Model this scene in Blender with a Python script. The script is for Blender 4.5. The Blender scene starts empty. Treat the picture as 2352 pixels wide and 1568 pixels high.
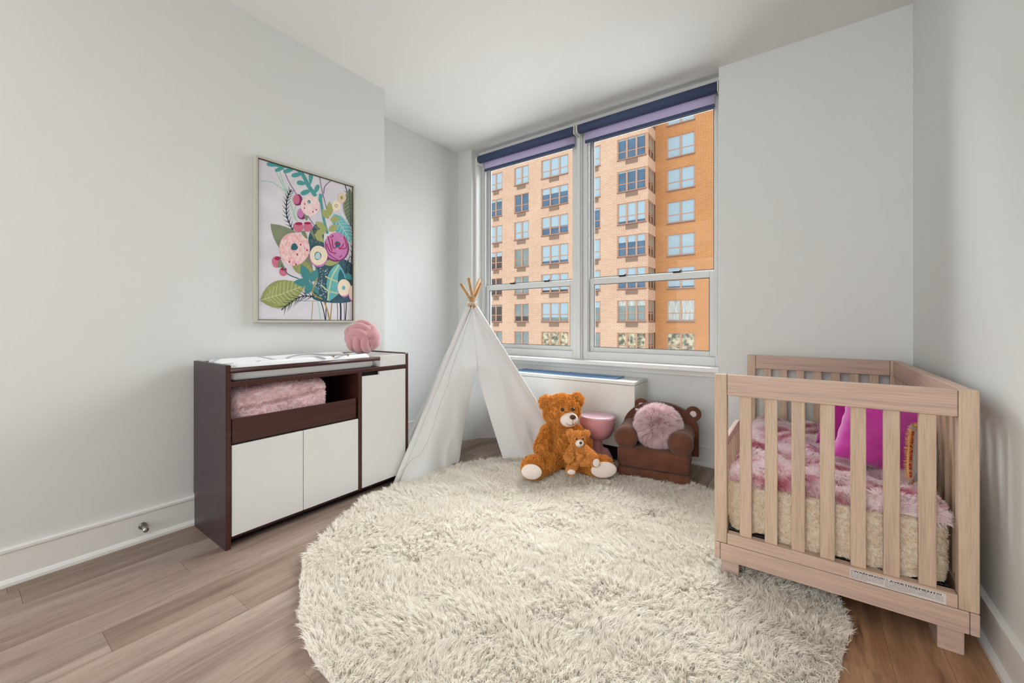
import bpy, bmesh, math, random
import numpy as np
from mathutils import Vector, Matrix, noise
random.seed(7)
RNG = np.random.default_rng(11)
S = bpy.context.scene
C = S.collection
pi = math.pi

# ------------------------------------------------------------------ camera
YAW = math.atan(668 / 932.0)
cam = bpy.data.cameras.new('camera')
cam.sensor_fit = 'HORIZONTAL'
cam.sensor_width = 36.0
cam.lens = 36.0 * 932.0 / 2352.0
cam.shift_y = (742 - 784) / 2352.0
cam.clip_start = 0.02
cam.clip_end = 500
camo = bpy.data.objects.new('camera', cam)
C.objects.link(camo)
camo.location = (0, 0, 1.05)
camo.rotation_euler = (pi / 2, 0, YAW)
S.camera = camo

# ------------------------------------------------------------------ world and light
W = bpy.data.worlds.new('sky')
S.world = W
W.use_nodes = True
wn = W.node_tree.nodes; wl = W.node_tree.links
wn.clear()
wo = wn.new('ShaderNodeOutputWorld'); wb = wn.new('ShaderNodeBackground')
tc = wn.new('ShaderNodeTexCoord')
dot = wn.new('ShaderNodeVectorMath'); dot.operation = 'DOT_PRODUCT'
gd = Vector((-0.24, 0.77, 0.60)).normalized()
dot.inputs[1].default_value = gd
rmp = wn.new('ShaderNodeValToRGB')
rmp.color_ramp.elements[0].position = 0.55; rmp.color_ramp.elements[0].color = (0, 0, 0, 1)
rmp.color_ramp.elements[1].position = 0.95; rmp.color_ramp.elements[1].color = (1, 1, 1, 1)
mul = wn.new('ShaderNodeMath'); mul.operation = 'MULTIPLY_ADD'
SKY_GLOW, SKY_BASE, LOW_FILL_GLOW = 21.0, 1.6, 3.0
mul.inputs[1].default_value = SKY_GLOW; mul.inputs[2].default_value = SKY_BASE
wl.new(tc.outputs['Generated'], dot.inputs[0]); wl.new(dot.outputs['Value'], rmp.inputs[0])
wl.new(rmp.outputs[0], mul.inputs[0])
# added glow below the horizon, out of view, to brighten the ceiling
dot2 = wn.new('ShaderNodeVectorMath'); dot2.operation = 'DOT_PRODUCT'; dot2.inputs[1].default_value = Vector((-0.1, 0.70, -0.71)).normalized()
rmp2 = wn.new('ShaderNodeValToRGB'); rmp2.color_ramp.elements[0].position = .60; rmp2.color_ramp.elements[0].color = (0, 0, 0, 1)
rmp2.color_ramp.elements[1].position = .92; rmp2.color_ramp.elements[1].color = (1, 1, 1, 1)
mul2 = wn.new('ShaderNodeMath'); mul2.operation = 'MULTIPLY_ADD'; mul2.inputs[1].default_value = LOW_FILL_GLOW
wl.new(tc.outputs['Generated'], dot2.inputs[0]); wl.new(dot2.outputs['Value'], rmp2.inputs[0]); wl.new(rmp2.outputs[0], mul2.inputs[0])
wl.new(mul.outputs[0], mul2.inputs[2]); wl.new(mul2.outputs[0], wb.inputs['Strength'])
wb.inputs['Color'].default_value = (0.955, 0.978, 1.0, 1)
wl.new(wb.outputs[0], wo.inputs[0])

def area(name, loc, size, power, color, aim, sizey=None):
    l = bpy.data.lights.new(name, 'AREA'); l.energy = power; l.color = color
    l.shape = 'RECTANGLE'; l.size = size; l.size_y = sizey or size
    o = bpy.data.objects.new(name, l); C.objects.link(o); o.location = loc
    d = Vector(aim) - Vector(loc)
    o.rotation_euler = d.to_track_quat('-Z', 'Y').to_euler()
    return o
area('ceiling_fill_light', (-1.1, -1.6, 2.78), 2.2, 26, (1.0, 0.99, 0.975), (-1.1, -1.6, 0), 1.8)  # unseen area light added overhead to brighten the room
area('rear_fill_light', (-1.05, -4.1, 1.45), 3.2, 102, (0.955, 0.98, 1.0), (-1.05, 3.0, 1.45), 2.4)  # added fill behind the camera; the rear wall has no window

V = S.view_settings
S.display_settings.display_device = 'sRGB'
V.view_transform = 'Standard'; V.look = 'None'; V.exposure = 0.0; V.gamma = 1.0
V.use_curve_mapping = False
S.cycles.max_bounces = 10; S.cycles.diffuse_bounces = 5; S.cycles.glossy_bounces = 3
S.cycles.transparent_max_bounces = 8; S.cycles.transmission_bounces = 4
S.cycles.sample_clamp_indirect = 6
S.cycles.caustics_reflective = False; S.cycles.caustics_refractive = False
S.cycles.use_denoising = True

# ------------------------------------------------------------------ materials
def lin(c):
    return tuple((x / 255 / 12.92) if x / 255 <= .04045 else ((x / 255 + .055) / 1.055) ** 2.4 for x in c) + (1,)

def mat(name, rgb, rough=.6, spec=.4, metal=0, rgb2=None, nscale=4, ndetail=4, stretch=None, bump=0, bscale=60,
        btype='noise', sheen=0, trans=0, contrast=(.35, .65), coat=0, attr=None, attrgb=None, bdist=.002):
    m = bpy.data.materials.new(name); m.use_nodes = True
    n = m.node_tree.nodes; l = m.node_tree.links
    p = n['Principled BSDF']; out = n['Material Output']
    p.inputs['Roughness'].default_value = rough
    p.inputs['Specular IOR Level'].default_value = spec
    p.inputs['Metallic'].default_value = metal
    p.inputs['Base Color'].default_value = lin(rgb)
    if sheen: p.inputs['Sheen Weight'].default_value = sheen
    if coat: p.inputs['Coat Weight'].default_value = coat
    t = n.new('ShaderNodeTexCoord'); mp = n.new('ShaderNodeMapping')
    l.new(t.outputs['Object'], mp.inputs[0])
    if stretch: mp.inputs['Scale'].default_value = stretch
    col = None
    if rgb2:
        nz = n.new('ShaderNodeTexNoise'); nz.inputs['Scale'].default_value = nscale; nz.inputs['Detail'].default_value = ndetail
        l.new(mp.outputs[0], nz.inputs['Vector'])
        r = n.new('ShaderNodeValToRGB')
        r.color_ramp.elements[0].position = contrast[0]; r.color_ramp.elements[0].color = lin(rgb)
        r.color_ramp.elements[1].position = contrast[1]; r.color_ramp.elements[1].color = lin(rgb2)
        l.new(nz.outputs['Fac'], r.inputs[0]); col = r.outputs[0]
    if attr:
        at = n.new('ShaderNodeAttribute'); at.attribute_name = attr
        mx = n.new('ShaderNodeMix'); mx.data_type = 'RGBA'
        l.new(at.outputs['Fac'], mx.inputs['Factor'])
        if col: l.new(col, mx.inputs['A'])
        else: mx.inputs['A'].default_value = lin(rgb)
        mx.inputs['B'].default_value = lin(attrgb); col = mx.outputs['Result']
    if col: l.new(col, p.inputs['Base Color'])
    if bump:
        if btype == 'voronoi':
            b = n.new('ShaderNodeTexVoronoi'); b.inputs['Scale'].default_value = bscale; bo = b.outputs['Distance']
        elif btype == 'weave':
            b = n.new('ShaderNodeTexWave'); b.inputs['Scale'].default_value = bscale; b.inputs['Distortion'].default_value = 3; bo = b.outputs['Fac']
        else:
            b = n.new('ShaderNodeTexNoise'); b.inputs['Scale'].default_value = bscale; b.inputs['Detail'].default_value = 5; bo = b.outputs['Fac']
        l.new(mp.outputs[0], b.inputs['Vector'])
        bp = n.new('ShaderNodeBump'); bp.inputs['Strength'].default_value = bump; bp.inputs['Distance'].default_value = bdist
        l.new(bo, bp.inputs['Height']); l.new(bp.outputs[0], p.inputs['Normal'])
    if trans:
        tr = n.new('ShaderNodeBsdfTranslucent'); mxs = n.new('ShaderNodeMixShader'); mxs.inputs[0].default_value = trans
        if col: l.new(col, tr.inputs[0])
        else: tr.inputs[0].default_value = lin(rgb)
        l.new(p.outputs[0], mxs.inputs[1]); l.new(tr.outputs[0], mxs.inputs[2]); l.new(mxs.outputs[0], out.inputs[0])
    return m

def wood(name, a, b, c, stretch, rough=.45, spec=.4, nscale=3, rnd=None):
    m = bpy.data.materials.new(name); m.use_nodes = True
    n = m.node_tree.nodes; l = m.node_tree.links; p = n['Principled BSDF']
    p.inputs['Roughness'].default_value = rough; p.inputs['Specular IOR Level'].default_value = spec
    t = n.new('ShaderNodeTexCoord'); mp = n.new('ShaderNodeMapping'); mp.inputs['Scale'].default_value = stretch
    vec = t.outputs['Object']
    if rnd:
        at = n.new('ShaderNodeAttribute'); at.attribute_name = rnd
        cx = n.new('ShaderNodeCombineXYZ'); mm = n.new('ShaderNodeMath'); mm.operation = 'MULTIPLY'; mm.inputs[1].default_value = 37.0
        l.new(at.outputs['Fac'], mm.inputs[0]); l.new(mm.outputs[0], cx.inputs[0]); l.new(mm.outputs[0], cx.inputs[1])
        ad = n.new('ShaderNodeVectorMath'); ad.operation = 'ADD'
        l.new(vec, ad.inputs[0]); l.new(cx.outputs[0], ad.inputs[1]); vec = ad.outputs[0]
    l.new(vec, mp.inputs[0])
    nz = n.new('ShaderNodeTexNoise'); nz.inputs['Scale'].default_value = nscale; nz.inputs['Detail'].default_value = 6
    nz.inputs['Distortion'].default_value = .6
    l.new(mp.outputs[0], nz.inputs['Vector'])
    r = n.new('ShaderNodeValToRGB'); e = r.color_ramp.elements
    e[0].position = .3; e[0].color = lin(a); e[1].position = .72; e[1].color = lin(c)
    q = e.new(.5); q.color = lin(b)
    l.new(nz.outputs['Fac'], r.inputs[0]); col = r.outputs[0]
    # fine grain lines
    mp2 = n.new('ShaderNodeMapping'); mp2.inputs['Scale'].default_value = tuple(x * 9 for x in stretch)
    l.new(vec, mp2.inputs[0])
    n2 = n.new('ShaderNodeTexNoise'); n2.inputs['Scale'].default_value = nscale; n2.inputs['Detail'].default_value = 3
    l.new(mp2.outputs[0], n2.inputs['Vector'])
    r2 = n.new('ShaderNodeValToRGB'); r2.color_ramp.elements[0].position = .3; r2.color_ramp.elements[0].color = (.72, .70, .68, 1)
    r2.color_ramp.elements[1].position = .55; r2.color_ramp.elements[1].color = (1, 1, 1, 1)
    l.new(n2.outputs['Fac'], r2.inputs[0])
    mx = n.new('ShaderNodeMix'); mx.data_type = 'RGBA'; mx.blend_type = 'MULTIPLY'; mx.inputs['Factor'].default_value = .7
    l.new(col, mx.inputs['A']); l.new(r2.outputs[0], mx.inputs['B']); col = mx.outputs['Result']
    l.new(col, p.inputs['Base Color'])
    bp = n.new('ShaderNodeBump'); bp.inputs['Strength'].default_value = .12; bp.inputs['Distance'].default_value = .001
    l.new(n2.outputs['Fac'], bp.inputs['Height']); l.new(bp.outputs[0], p.inputs['Normal'])
    return m

M = {}
M['wall'] = mat('wall_paint', (221, 222, 220), .75, .25, bump=.05, bscale=180)
M['ceil'] = mat('ceiling_paint', (232, 231, 228), .85, .2)
M['trim'] = mat('trim_paint', (232, 232, 229), .35, .45)
M['vinyl'] = mat('window_frame_paint', (216, 217, 216), .4, .45)
M['vinyl_dark'] = mat('window_gasket', (70, 72, 74), .6)
M['black'] = mat('black_plastic', (22, 22, 24), .45)
M['chrome'] = mat('brushed_chrome', (180, 180, 178), .3, metal=1)
M['navy'] = mat('navy_blind_fabric', (72, 82, 112), .8, .2, bump=.15, bscale=300)
M['lilac'] = mat('navy_fabric_painted_backlit', (208, 200, 220), .8, .2, trans=.6)  # navy fabric coloured lilac to imitate window light coming through it
M['espresso'] = wood('espresso_wood', (58, 30, 26), (68, 36, 31), (78, 42, 36), (7, .5, 20), .35, .45, 4)
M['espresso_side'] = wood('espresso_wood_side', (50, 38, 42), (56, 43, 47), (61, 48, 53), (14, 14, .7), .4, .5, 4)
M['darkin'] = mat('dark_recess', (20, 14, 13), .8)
M['white_lacquer'] = mat('white_lacquer', (222, 222, 220), .3, .45)
M['crib'] = wood('washed_wood', (186, 160, 150), (198, 172, 158), (204, 180, 166), (.8, .8, 22), .5, .35, 1.6)
M['crib_h'] = wood('washed_wood_rail', (184, 158, 150), (202, 174, 156), (204, 176, 158), (.6, .6, 22), .5, .35, 1.3)
M['crib_v'] = wood('washed_wood_slat', (190, 164, 148), (204, 178, 154), (210, 186, 164), (16, 16, .7), .5, .35, 1.6)
M['stick'] = wood('light_pine_stick', (176, 130, 80), (192, 146, 94), (204, 160, 108), (20, 20, 1), .55, .3, 2)
M['canvas'] = mat('tent_canvas', (240, 240, 240), .9, .1, bump=.25, bscale=9, trans=.22, bdist=.004)
M['wire'] = mat('silver_wire', (176, 174, 170), .5)
M['acwhite'] = mat('cover_enamel', (228, 228, 224), .4, .4)
M['acblue'] = mat('blue_grille_metal', (104, 146, 190), .3, .6)
M['acbluedark'] = mat('blue_grille_shadow_gap', (50, 78, 112), .5)
M['pinkplastic'] = mat('dusty_pink_plastic', (208, 150, 156), .42, .4)
M['pinktop'] = mat('pale_pink_glossy', (226, 186, 198), .22, .6)
M['chairbrown'] = mat('brown_plush_fabric', (98, 62, 47), .95, .12, rgb2=(114, 74, 56), nscale=14, bump=.9, bscale=170, sheen=.2, bdist=.004)
M['earinner'] = mat('pale_ear_felt', (222, 206, 208), .9)
M['velvet'] = mat('pink_velvet', (200, 146, 150), .75, .2, sheen=.6)
M['velvet_m'] = mat('magenta_velvet', (212, 52, 176), .6, .25, rgb2=(222, 74, 190), nscale=5, sheen=.8, bump=.15, bscale=25)
M['velvet_d'] = mat('deep_magenta_velvet', (182, 30, 142), .65, .2, sheen=.5, bump=.15, bscale=25)
M['greycloth'] = mat('grey_cushion_cloth', (186, 176, 172), .9)
M['redtrim'] = mat('red_braid', (176, 24, 18), .8, bump=.5, bscale=200)
M['goldtrim'] = mat('gold_fringe', (236, 190, 128), .8)
M['teddy'] = mat('ginger_plush', (222, 146, 62), .85, .12, rgb2=(236, 166, 82), nscale=26, attr='tt', attrgb=(250, 194, 110), trans=.2)
M['teddy_s'] = mat('light_ginger_plush', (236, 164, 84), .85, .12, rgb2=(244, 180, 100), nscale=30, attr='tt', attrgb=(255, 208, 132), trans=.2)
M['muzzle'] = mat('cream_velour', (240, 228, 220), .9, .1, bump=.3, bscale=400)
M['nosebrown'] = mat('brown_embroidery', (84, 52, 34), .6, bump=.4, bscale=300)
M['eye'] = mat('black_bead', (14, 12, 12), .12, .7)
M['mattress'] = mat('mattress_ticking', (222, 216, 206), .8)
M['sherpa'] = mat('tan_sherpa', (252, 234, 210), .95, .08, rgb2=(254, 242, 224), nscale=40, trans=.3)
M['furpink'] = mat('marbled_pink_fur', (216, 140, 158), .85, .15, rgb2=(255, 241, 243), nscale=7, contrast=(.34, .50), stretch=(.8, 1.6, 1), trans=.3)
M['furcush'] = mat('mauve_long_fur', (222, 172, 178), .7, .25, attr='tt', attrgb=(255, 244, 247), trans=.3)
M['towel'] = mat('pink_sherpa', (255, 224, 229), .95, .1, rgb2=(255, 232, 236), nscale=30, trans=.25)
M['rug'] = mat('ivory_shag', (251, 246, 237), .85, .12, rgb2=(253, 249, 241), nscale=5, trans=.36)
M['pad'] = mat('white_jersey', (236, 237, 238), .85, .1)
M['padgrey'] = mat('grey_print', (190, 190, 198), .85)
M['padblack'] = mat('black_print', (40, 40, 44), .85)
M['padbrown'] = mat('brown_print', (134, 88, 62), .85)
M['padgreen'] = mat('green_print', (120, 150, 110), .85)
M['paper'] = mat('sticker_paper', (214, 206, 202), .6)
M['ink'] = mat('black_ink', (24, 22, 22), .7)
M['rope'] = mat('jute_cord', (206, 186, 152), .9)

def glassmat():
    m = bpy.data.materials.new('window_glass'); m.use_nodes = True
    n = m.node_tree.nodes; l = m.node_tree.links
    n.remove(n['Principled BSDF'])
    tr = n.new('ShaderNodeBsdfTransparent'); tr.inputs[0].default_value = (.97, .985, .98, 1)
    gl = n.new('ShaderNodeBsdfGlossy'); gl.inputs['Roughness'].default_value = .01
    fr = n.new('ShaderNodeFresnel'); fr.inputs['IOR'].default_value = 1.18
    mx = n.new('ShaderNodeMixShader')
    l.new(fr.outputs[0], mx.inputs[0]); l.new(tr.outputs[0], mx.inputs[1]); l.new(gl.outputs[0], mx.inputs[2])
    l.new(mx.outputs[0], n['Material Output'].inputs[0])
    return m
M['glass'] = glassmat()

def brickmat(name, a, b, mortar):
    m = bpy.data.materials.new(name); m.use_nodes = True
    n = m.node_tree.nodes; l = m.node_tree.links; p = n['Principled BSDF']
    p.inputs['Roughness'].default_value = .9; p.inputs['Specular IOR Level'].default_value = .15
    t = n.new('ShaderNodeTexCoord'); sx = n.new('ShaderNodeSeparateXYZ'); cx = n.new('ShaderNodeCombineXYZ')
    ad = n.new('ShaderNodeMath'); ad.operation = 'ADD'
    l.new(t.outputs['Object'], sx.inputs[0]); l.new(sx.outputs[0], ad.inputs[0]); l.new(sx.outputs[1], ad.inputs[1])
    l.new(ad.outputs[0], cx.inputs[0]); l.new(sx.outputs[2], cx.inputs[1])
    bk = n.new('ShaderNodeTexBrick'); bk.inputs['Scale'].default_value = 1.0
    bk.inputs['Brick Width'].default_value = .40; bk.inputs['Row Height'].default_value = .112
    bk.inputs['Mortar Size'].default_value = .014; bk.inputs['Color1'].default_value = lin(a); bk.inputs['Color2'].default_value = lin(b)
    bk.inputs['Mortar'].default_value = lin(mortar); bk.inputs['Mortar Smooth'].default_value = .2
    l.new(cx.outputs[0], bk.inputs['Vector'])
    nz = n.new('ShaderNodeTexNoise'); nz.inputs['Scale'].default_value = .35; nz.inputs['Detail'].default_value = 4
    l.new(t.outputs['Object'], nz.inputs['Vector'])
    r = n.new('ShaderNodeValToRGB'); r.color_ramp.elements[0].position = .3; r.color_ramp.elements[0].color = (.9, .88, .86, 1)
    r.color_ramp.elements[1].position = .7; r.color_ramp.elements[1].color = (1, 1, 1, 1)
    l.new(nz.outputs['Fac'], r.inputs[0])
    mx = n.new('ShaderNodeMix'); mx.data_type = 'RGBA'; mx.blend_type = 'MULTIPLY'; mx.inputs['Factor'].default_value = 1
    l.new(bk.outputs['Color'], mx.inputs['A']); l.new(r.outputs[0], mx.inputs['B']); l.new(mx.outputs['Result'], p.inputs['Base Color'])
    return m
M['brick'] = brickmat('pale_pink_brick', (214, 182, 158), (222, 194, 170), (172, 130, 108))
M['brick_o'] = brickmat('pink_brick_shaded_orange', (198, 142, 94), (206, 150, 102), (166, 116, 76))  # shaded look of the recessed wall put into an orange brick colour
M['bframe'] = mat('brown_window_frame', (186, 142, 116), .6)
M['bsill'] = mat('brown_stone_sill', (128, 96, 84), .8)
M['vent'] = mat('taupe_vent', (132, 108, 92), .7, bump=.5, bscale=40)
M['g_blue'] = mat('glass_painted_sky_reflection', (62, 90, 116), .25, .5, rgb2=(82, 110, 136), nscale=.8)  # blue of the reflected sky is put into the pane colour
M['g_grey'] = mat('grey_green_glass', (112, 128, 128), .25, .5, rgb2=(136, 148, 146), nscale=.6)
M['g_dark'] = mat('dark_glass', (44, 42, 48), .2, .5, rgb2=(92, 80, 74), nscale=.8)
M['g_patch'] = mat('glass_painted_mottled_reflection', (92, 98, 84), .3, .4, rgb2=(206, 194, 164), nscale=3.0, contrast=(.40, .62))  # mottled reflection painted as noise in the pane colour
M['b_blind'] = mat('pale_blue_shade', (160, 182, 194), .4, .4)
M['b_curt'] = mat('pale_curtain', (206, 206, 196), .7, rgb2=(150, 160, 160), nscale=3, stretch=(4, 4, .4))

# ------------------------------------------------------------------ mesh helpers
def link(name, me, m=None, parent=None):
    o = bpy.data.objects.new(name, me); C.objects.link(o)
    if m is not None:
        for x in (m if isinstance(m, (list, tuple)) else [m]): me.materials.append(M[x] if isinstance(x, str) else x)
    if parent is not None: o.parent = parent
    return o

def tag(o, label=None, cat=None, group=None, kind=None):
    if label: o['label'] = label
    if cat: o['category'] = cat
    if group: o['group'] = group
    if kind: o['kind'] = kind
    return o

def empty(name, label, cat, loc=(0, 0, 0), rz=0, group=None, kind=None):
    o = bpy.data.objects.new(name, None); C.objects.link(o)
    o.location = loc; o.rotation_euler = (0, 0, rz); o.empty_display_size = .05
    return tag(o, label, cat, group, kind)

def bm_obj(name, bm, m, parent=None, smooth=False):
    me = bpy.data.meshes.new(name)
    bmesh.ops.recalc_face_normals(bm, faces=bm.faces)
    if smooth:
        for f in bm.faces: f.smooth = True
    bm.to_mesh(me); bm.free()
    return link(name, me, m, parent)

def box(bm, x0, x1, y0, y1, z0, z1, bev=0, seg=2, mi=0):
    b2 = bmesh.new()
    bmesh.ops.create_cube(b2, size=1)
    for v in b2.verts:
        v.co = Vector((x0 + (v.co.x + .5) * (x1 - x0), y0 + (v.co.y + .5) * (y1 - y0), z0 + (v.co.z + .5) * (z1 - z0)))
    if bev:
        bmesh.ops.bevel(b2, geom=list(b2.edges), offset=min(bev, .49 * min(abs(x1 - x0), abs(y1 - y0), abs(z1 - z0))), segments=seg, profile=.5, affect='EDGES')
    for f in b2.faces: f.material_index = mi
    me = bpy.data.meshes.new('t'); b2.to_mesh(me); b2.free(); bm.from_mesh(me); bpy.data.meshes.remove(me)

def prism(bm, pts, axis, a, b, mi=0):
    """polygon pts (2D) extruded along axis from a to b. axis 'x': pts=(y,z); 'y': (x,z); 'z': (x,y)"""
    def P(p, t):
        return {'x': (t, p[0], p[1]), 'y': (p[0], t, p[1]), 'z': (p[0], p[1], t)}[axis]
    A = [bm.verts.new(P(p, a)) for p in pts]; B = [bm.verts.new(P(p, b)) for p in pts]
    fs = [bm.faces.new(A), bm.faces.new(list(reversed(B)))]
    for i in range(len(pts)):
        j = (i + 1) % len(pts); fs.append(bm.faces.new((A[j], A[i], B[i], B[j])))
    for f in fs: f.material_index = mi

def tube(bm, pts, r, n=8, closed=False, caps=True, mi=0, flat=1.0):
    pts = [Vector(p) for p in pts]; N = len(pts)
    rs = r if isinstance(r, (list, tuple)) else [r] * N
    rings = []; up = None
    for i, p in enumerate(pts):
        if closed: t = pts[(i + 1) % N] - pts[i - 1]
        else: t = pts[min(i + 1, N - 1)] - pts[max(i - 1, 0)]
        t.normalize()
        if up is None:
            up = Vector((0, 0, 1)) if abs(t.z) < .9 else Vector((1, 0, 0))
            up = (up - t * up.dot(t)).normalized()
        else: up = (up - t * up.dot(t)).normalized()
        s = t.cross(up)
        rings.append([bm.verts.new(p + (up * math.cos(2 * pi * k / n) * flat + s * math.sin(2 * pi * k / n)) * rs[i]) for k in range(n)])
    for i in range(N if closed else N - 1):
        a = rings[i]; b = rings[(i + 1) % N]
        sh = 0
        if closed and i == N - 1:
            sh = min(range(n), key=lambda q: sum((a[k].co - b[(k + q) % n].co).length for k in range(n)))
        for k in range(n):
            f = bm.faces.new((a[k], a[(k + 1) % n], b[(k + 1 + sh) % n], b[(k + sh) % n])); f.smooth = True; f.material_index = mi
    if caps and not closed:
        f = bm.faces.new(list(reversed(rings[0]))); f.material_index = mi
        f = bm.faces.new(rings[-1]); f.material_index = mi

def lathe(bm, prof, n=48, cx=0, cy=0, mi=0):
    rings = []
    for r, z in prof:
        if r < 1e-5: rings.append([bm.verts.new((cx, cy, z))])
        else: rings.append([bm.verts.new((cx + r * math.cos(2 * pi * k / n), cy + r * math.sin(2 * pi * k / n), z)) for k in range(n)])
    for a, b in zip(rings, rings[1:]):
        for k in range(n):
            k2 = (k + 1) % n
            if len(a) == 1 and len(b) == 1: continue
            if len(a) == 1: f = bm.faces.new((a[0], b[k2], b[k]))
            elif len(b) == 1: f = bm.faces.new((a[k], a[k2], b[0]))
            else: f = bm.faces.new((a[k], a[k2], b[k2], b[k]))
            f.smooth = True; f.material_index = mi

def ell(bm, c, r, rot=None, sub=3, mi=0):
    b2 = bmesh.new(); bmesh.ops.create_icosphere(b2, subdivisions=sub, radius=1)
    mt = Matrix.Translation(Vector(c)) @ (rot.to_matrix().to_4x4() if rot is not None else Matrix.Identity(4)) @ Matrix.Diagonal((r[0], r[1], r[2], 1))
    bmesh.ops.transform(b2, matrix=mt, verts=b2.verts)
    for f in b2.faces: f.smooth = True; f.material_index = mi
    me = bpy.data.meshes.new('t'); b2.to_mesh(me); b2.free(); bm.from_mesh(me); bpy.data.meshes.remove(me)

def remesh(bm, voxel, smooth=6):
    me = bpy.data.meshes.new('t'); bm.to_mesh(me); bm.free()
    o = bpy.data.objects.new('t', me); C.objects.link(o)
    r = o.modifiers.new('r', 'REMESH'); r.mode = 'VOXEL'; r.voxel_size = voxel; r.use_smooth_shade = True
    s = o.modifiers.new('s', 'SMOOTH'); s.factor = .5; s.iterations = smooth
    dg = bpy.context.evaluated_depsgraph_get(); dg.update()
    res = bpy.data.meshes.new_from_object(o.evaluated_get(dg))
    bpy.data.objects.remove(o); bpy.data.meshes.remove(me)
    return res

def limb(bm, a, b, ra, rb, steps=7):
    a = Vector(a); b = Vector(b)
    for i in range(steps):
        t = i / (steps - 1); r = ra + (rb - ra) * t
        ell(bm, a.lerp(b, t), (r, r, r), sub=2)

def grid(bm, nu, nv, fn, mi=0, smooth=True, flip=False):
    vs = [[bm.verts.new(fn(i / nu, j / nv)) for j in range(nv + 1)] for i in range(nu + 1)]
    for i in range(nu):
        for j in range(nv):
            q = (vs[i][j], vs[i + 1][j], vs[i + 1][j + 1], vs[i][j + 1])
            f = bm.faces.new(tuple(reversed(q)) if flip else q); f.smooth = smooth; f.material_index = mi
    return vs

def solid(o, t, off=-1):
    s = o.modifiers.new('s', 'SOLIDIFY'); s.thickness = t; s.offset = off
    dg = bpy.context.evaluated_depsgraph_get(); dg.update()
    me = bpy.data.meshes.new_from_object(o.evaluated_get(dg))
    o.modifiers.clear(); old = o.data; o.data = me; me.name = old.name; bpy.data.meshes.remove(old)
    return o

# -------- fur: strands scattered over a mesh and kept in the same mesh
def tri_data(me):
    me.calc_loop_triangles()
    v = np.empty(len(me.vertices) * 3); me.vertices.foreach_get('co', v); v = v.reshape(-1, 3)
    t = np.empty(len(me.loop_triangles) * 3, dtype=np.int64); me.loop_triangles.foreach_get('vertices', t); t = t.reshape(-1, 3)
    nn = np.empty(len(me.vertices) * 3); me.vertices.foreach_get('normal', nn); nn = nn.reshape(-1, 3)
    return v, t, nn

def scatter(v, t, nn, n, keep=None):
    a, b, c = v[t[:, 0]], v[t[:, 1]], v[t[:, 2]]
    ar = np.linalg.norm(np.cross(b - a, c - a), axis=1)
    if keep is not None: ar = ar * keep((a + b + c) / 3)
    idx = RNG.choice(len(t), n, p=ar / ar.sum())
    u = RNG.random((n, 2)); fl = u.sum(1) > 1; u[fl] = 1 - u[fl]
    w = np.c_[1 - u.sum(1), u]
    P = a[idx] * w[:, :1] + b[idx] * w[:, 1:2] + c[idx] * w[:, 2:]
    N = nn[t[idx, 0]] * w[:, :1] + nn[t[idx, 1]] * w[:, 1:2] + nn[t[idx, 2]] * w[:, 2:]
    N /= np.linalg.norm(N, axis=1)[:, None] + 1e-9
    return P, N

def vnoise(P, f, seed):
    """smooth pseudo noise vector field from summed sines"""
    r = np.random.default_rng(seed); out = np.zeros_like(P)
    for k in range(5):
        d = r.normal(size=(3, 3)) * f * (1 + .5 * k); ph = r.random(3) * 6.28
        out += np.sin(P @ d + ph) / (1 + .4 * k)
    return out

def strands(P, D0, D1, L, w, curl=0):
    """ribbon strands: root P, initial direction D0, final direction D1, length L, width w"""
    n = len(P)
    L = np.broadcast_to(np.asarray(L, float), (n,))[:, None]
    p1 = P + D0 * L * .45
    p2 = p1 + (D0 * .5 + D1 * .5) * L * .3
    p3 = p2 + D1 * L * .28
    if curl:
        p2 = p2 + RNG.normal(size=P.shape) * curl; p3 = p3 + RNG.normal(size=P.shape) * curl * 1.4
    s = np.cross(D0 + .3 * D1, RNG.normal(size=P.shape)); s /= np.linalg.norm(s, axis=1)[:, None] + 1e-9
    s = s * w
    V = np.stack([P - s, P + s, p1 - s * .8, p1 + s * .8, p2 - s * .5, p2 + s * .5, p3], 1)
    base = (np.arange(n) * 7)[:, None]
    Q = np.concatenate([base + np.array([[0, 1, 3, 2]]), base + np.array([[2, 3, 5, 4]])])
    T = base + np.array([[4, 5, 6]])
    tt = np.tile(np.array([0, 0, .25, .25, .65, .65, 1.0]), n)
    return V.reshape(-1, 3), Q, T, tt

def mesh_np(name, V, Q, T, tt, smooth=True):
    me = bpy.data.meshes.new(name)
    nq, nt = len(Q), len(T)
    me.vertices.add(len(V)); me.vertices.foreach_set('co', V.astype(np.float32).ravel())
    loops = np.concatenate([Q.ravel(), T.ravel()]).astype(np.int32)
    me.loops.add(len(loops)); me.loops.foreach_set('vertex_index', loops)
    st = np.concatenate([np.arange(nq) * 4, nq * 4 + np.arange(nt) * 3]).astype(np.int32)
    me.polygons.add(nq + nt); me.polygons.foreach_set('loop_start', st)
    me.polygons.foreach_set('use_smooth', np.ones(nq + nt, dtype=bool) if smooth else np.zeros(nq + nt, dtype=bool))
    a = me.attributes.new('tt', 'FLOAT', 'POINT'); a.data.foreach_set('value', tt.astype(np.float32))
    me.update(calc_edges=True)
    return me

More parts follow.
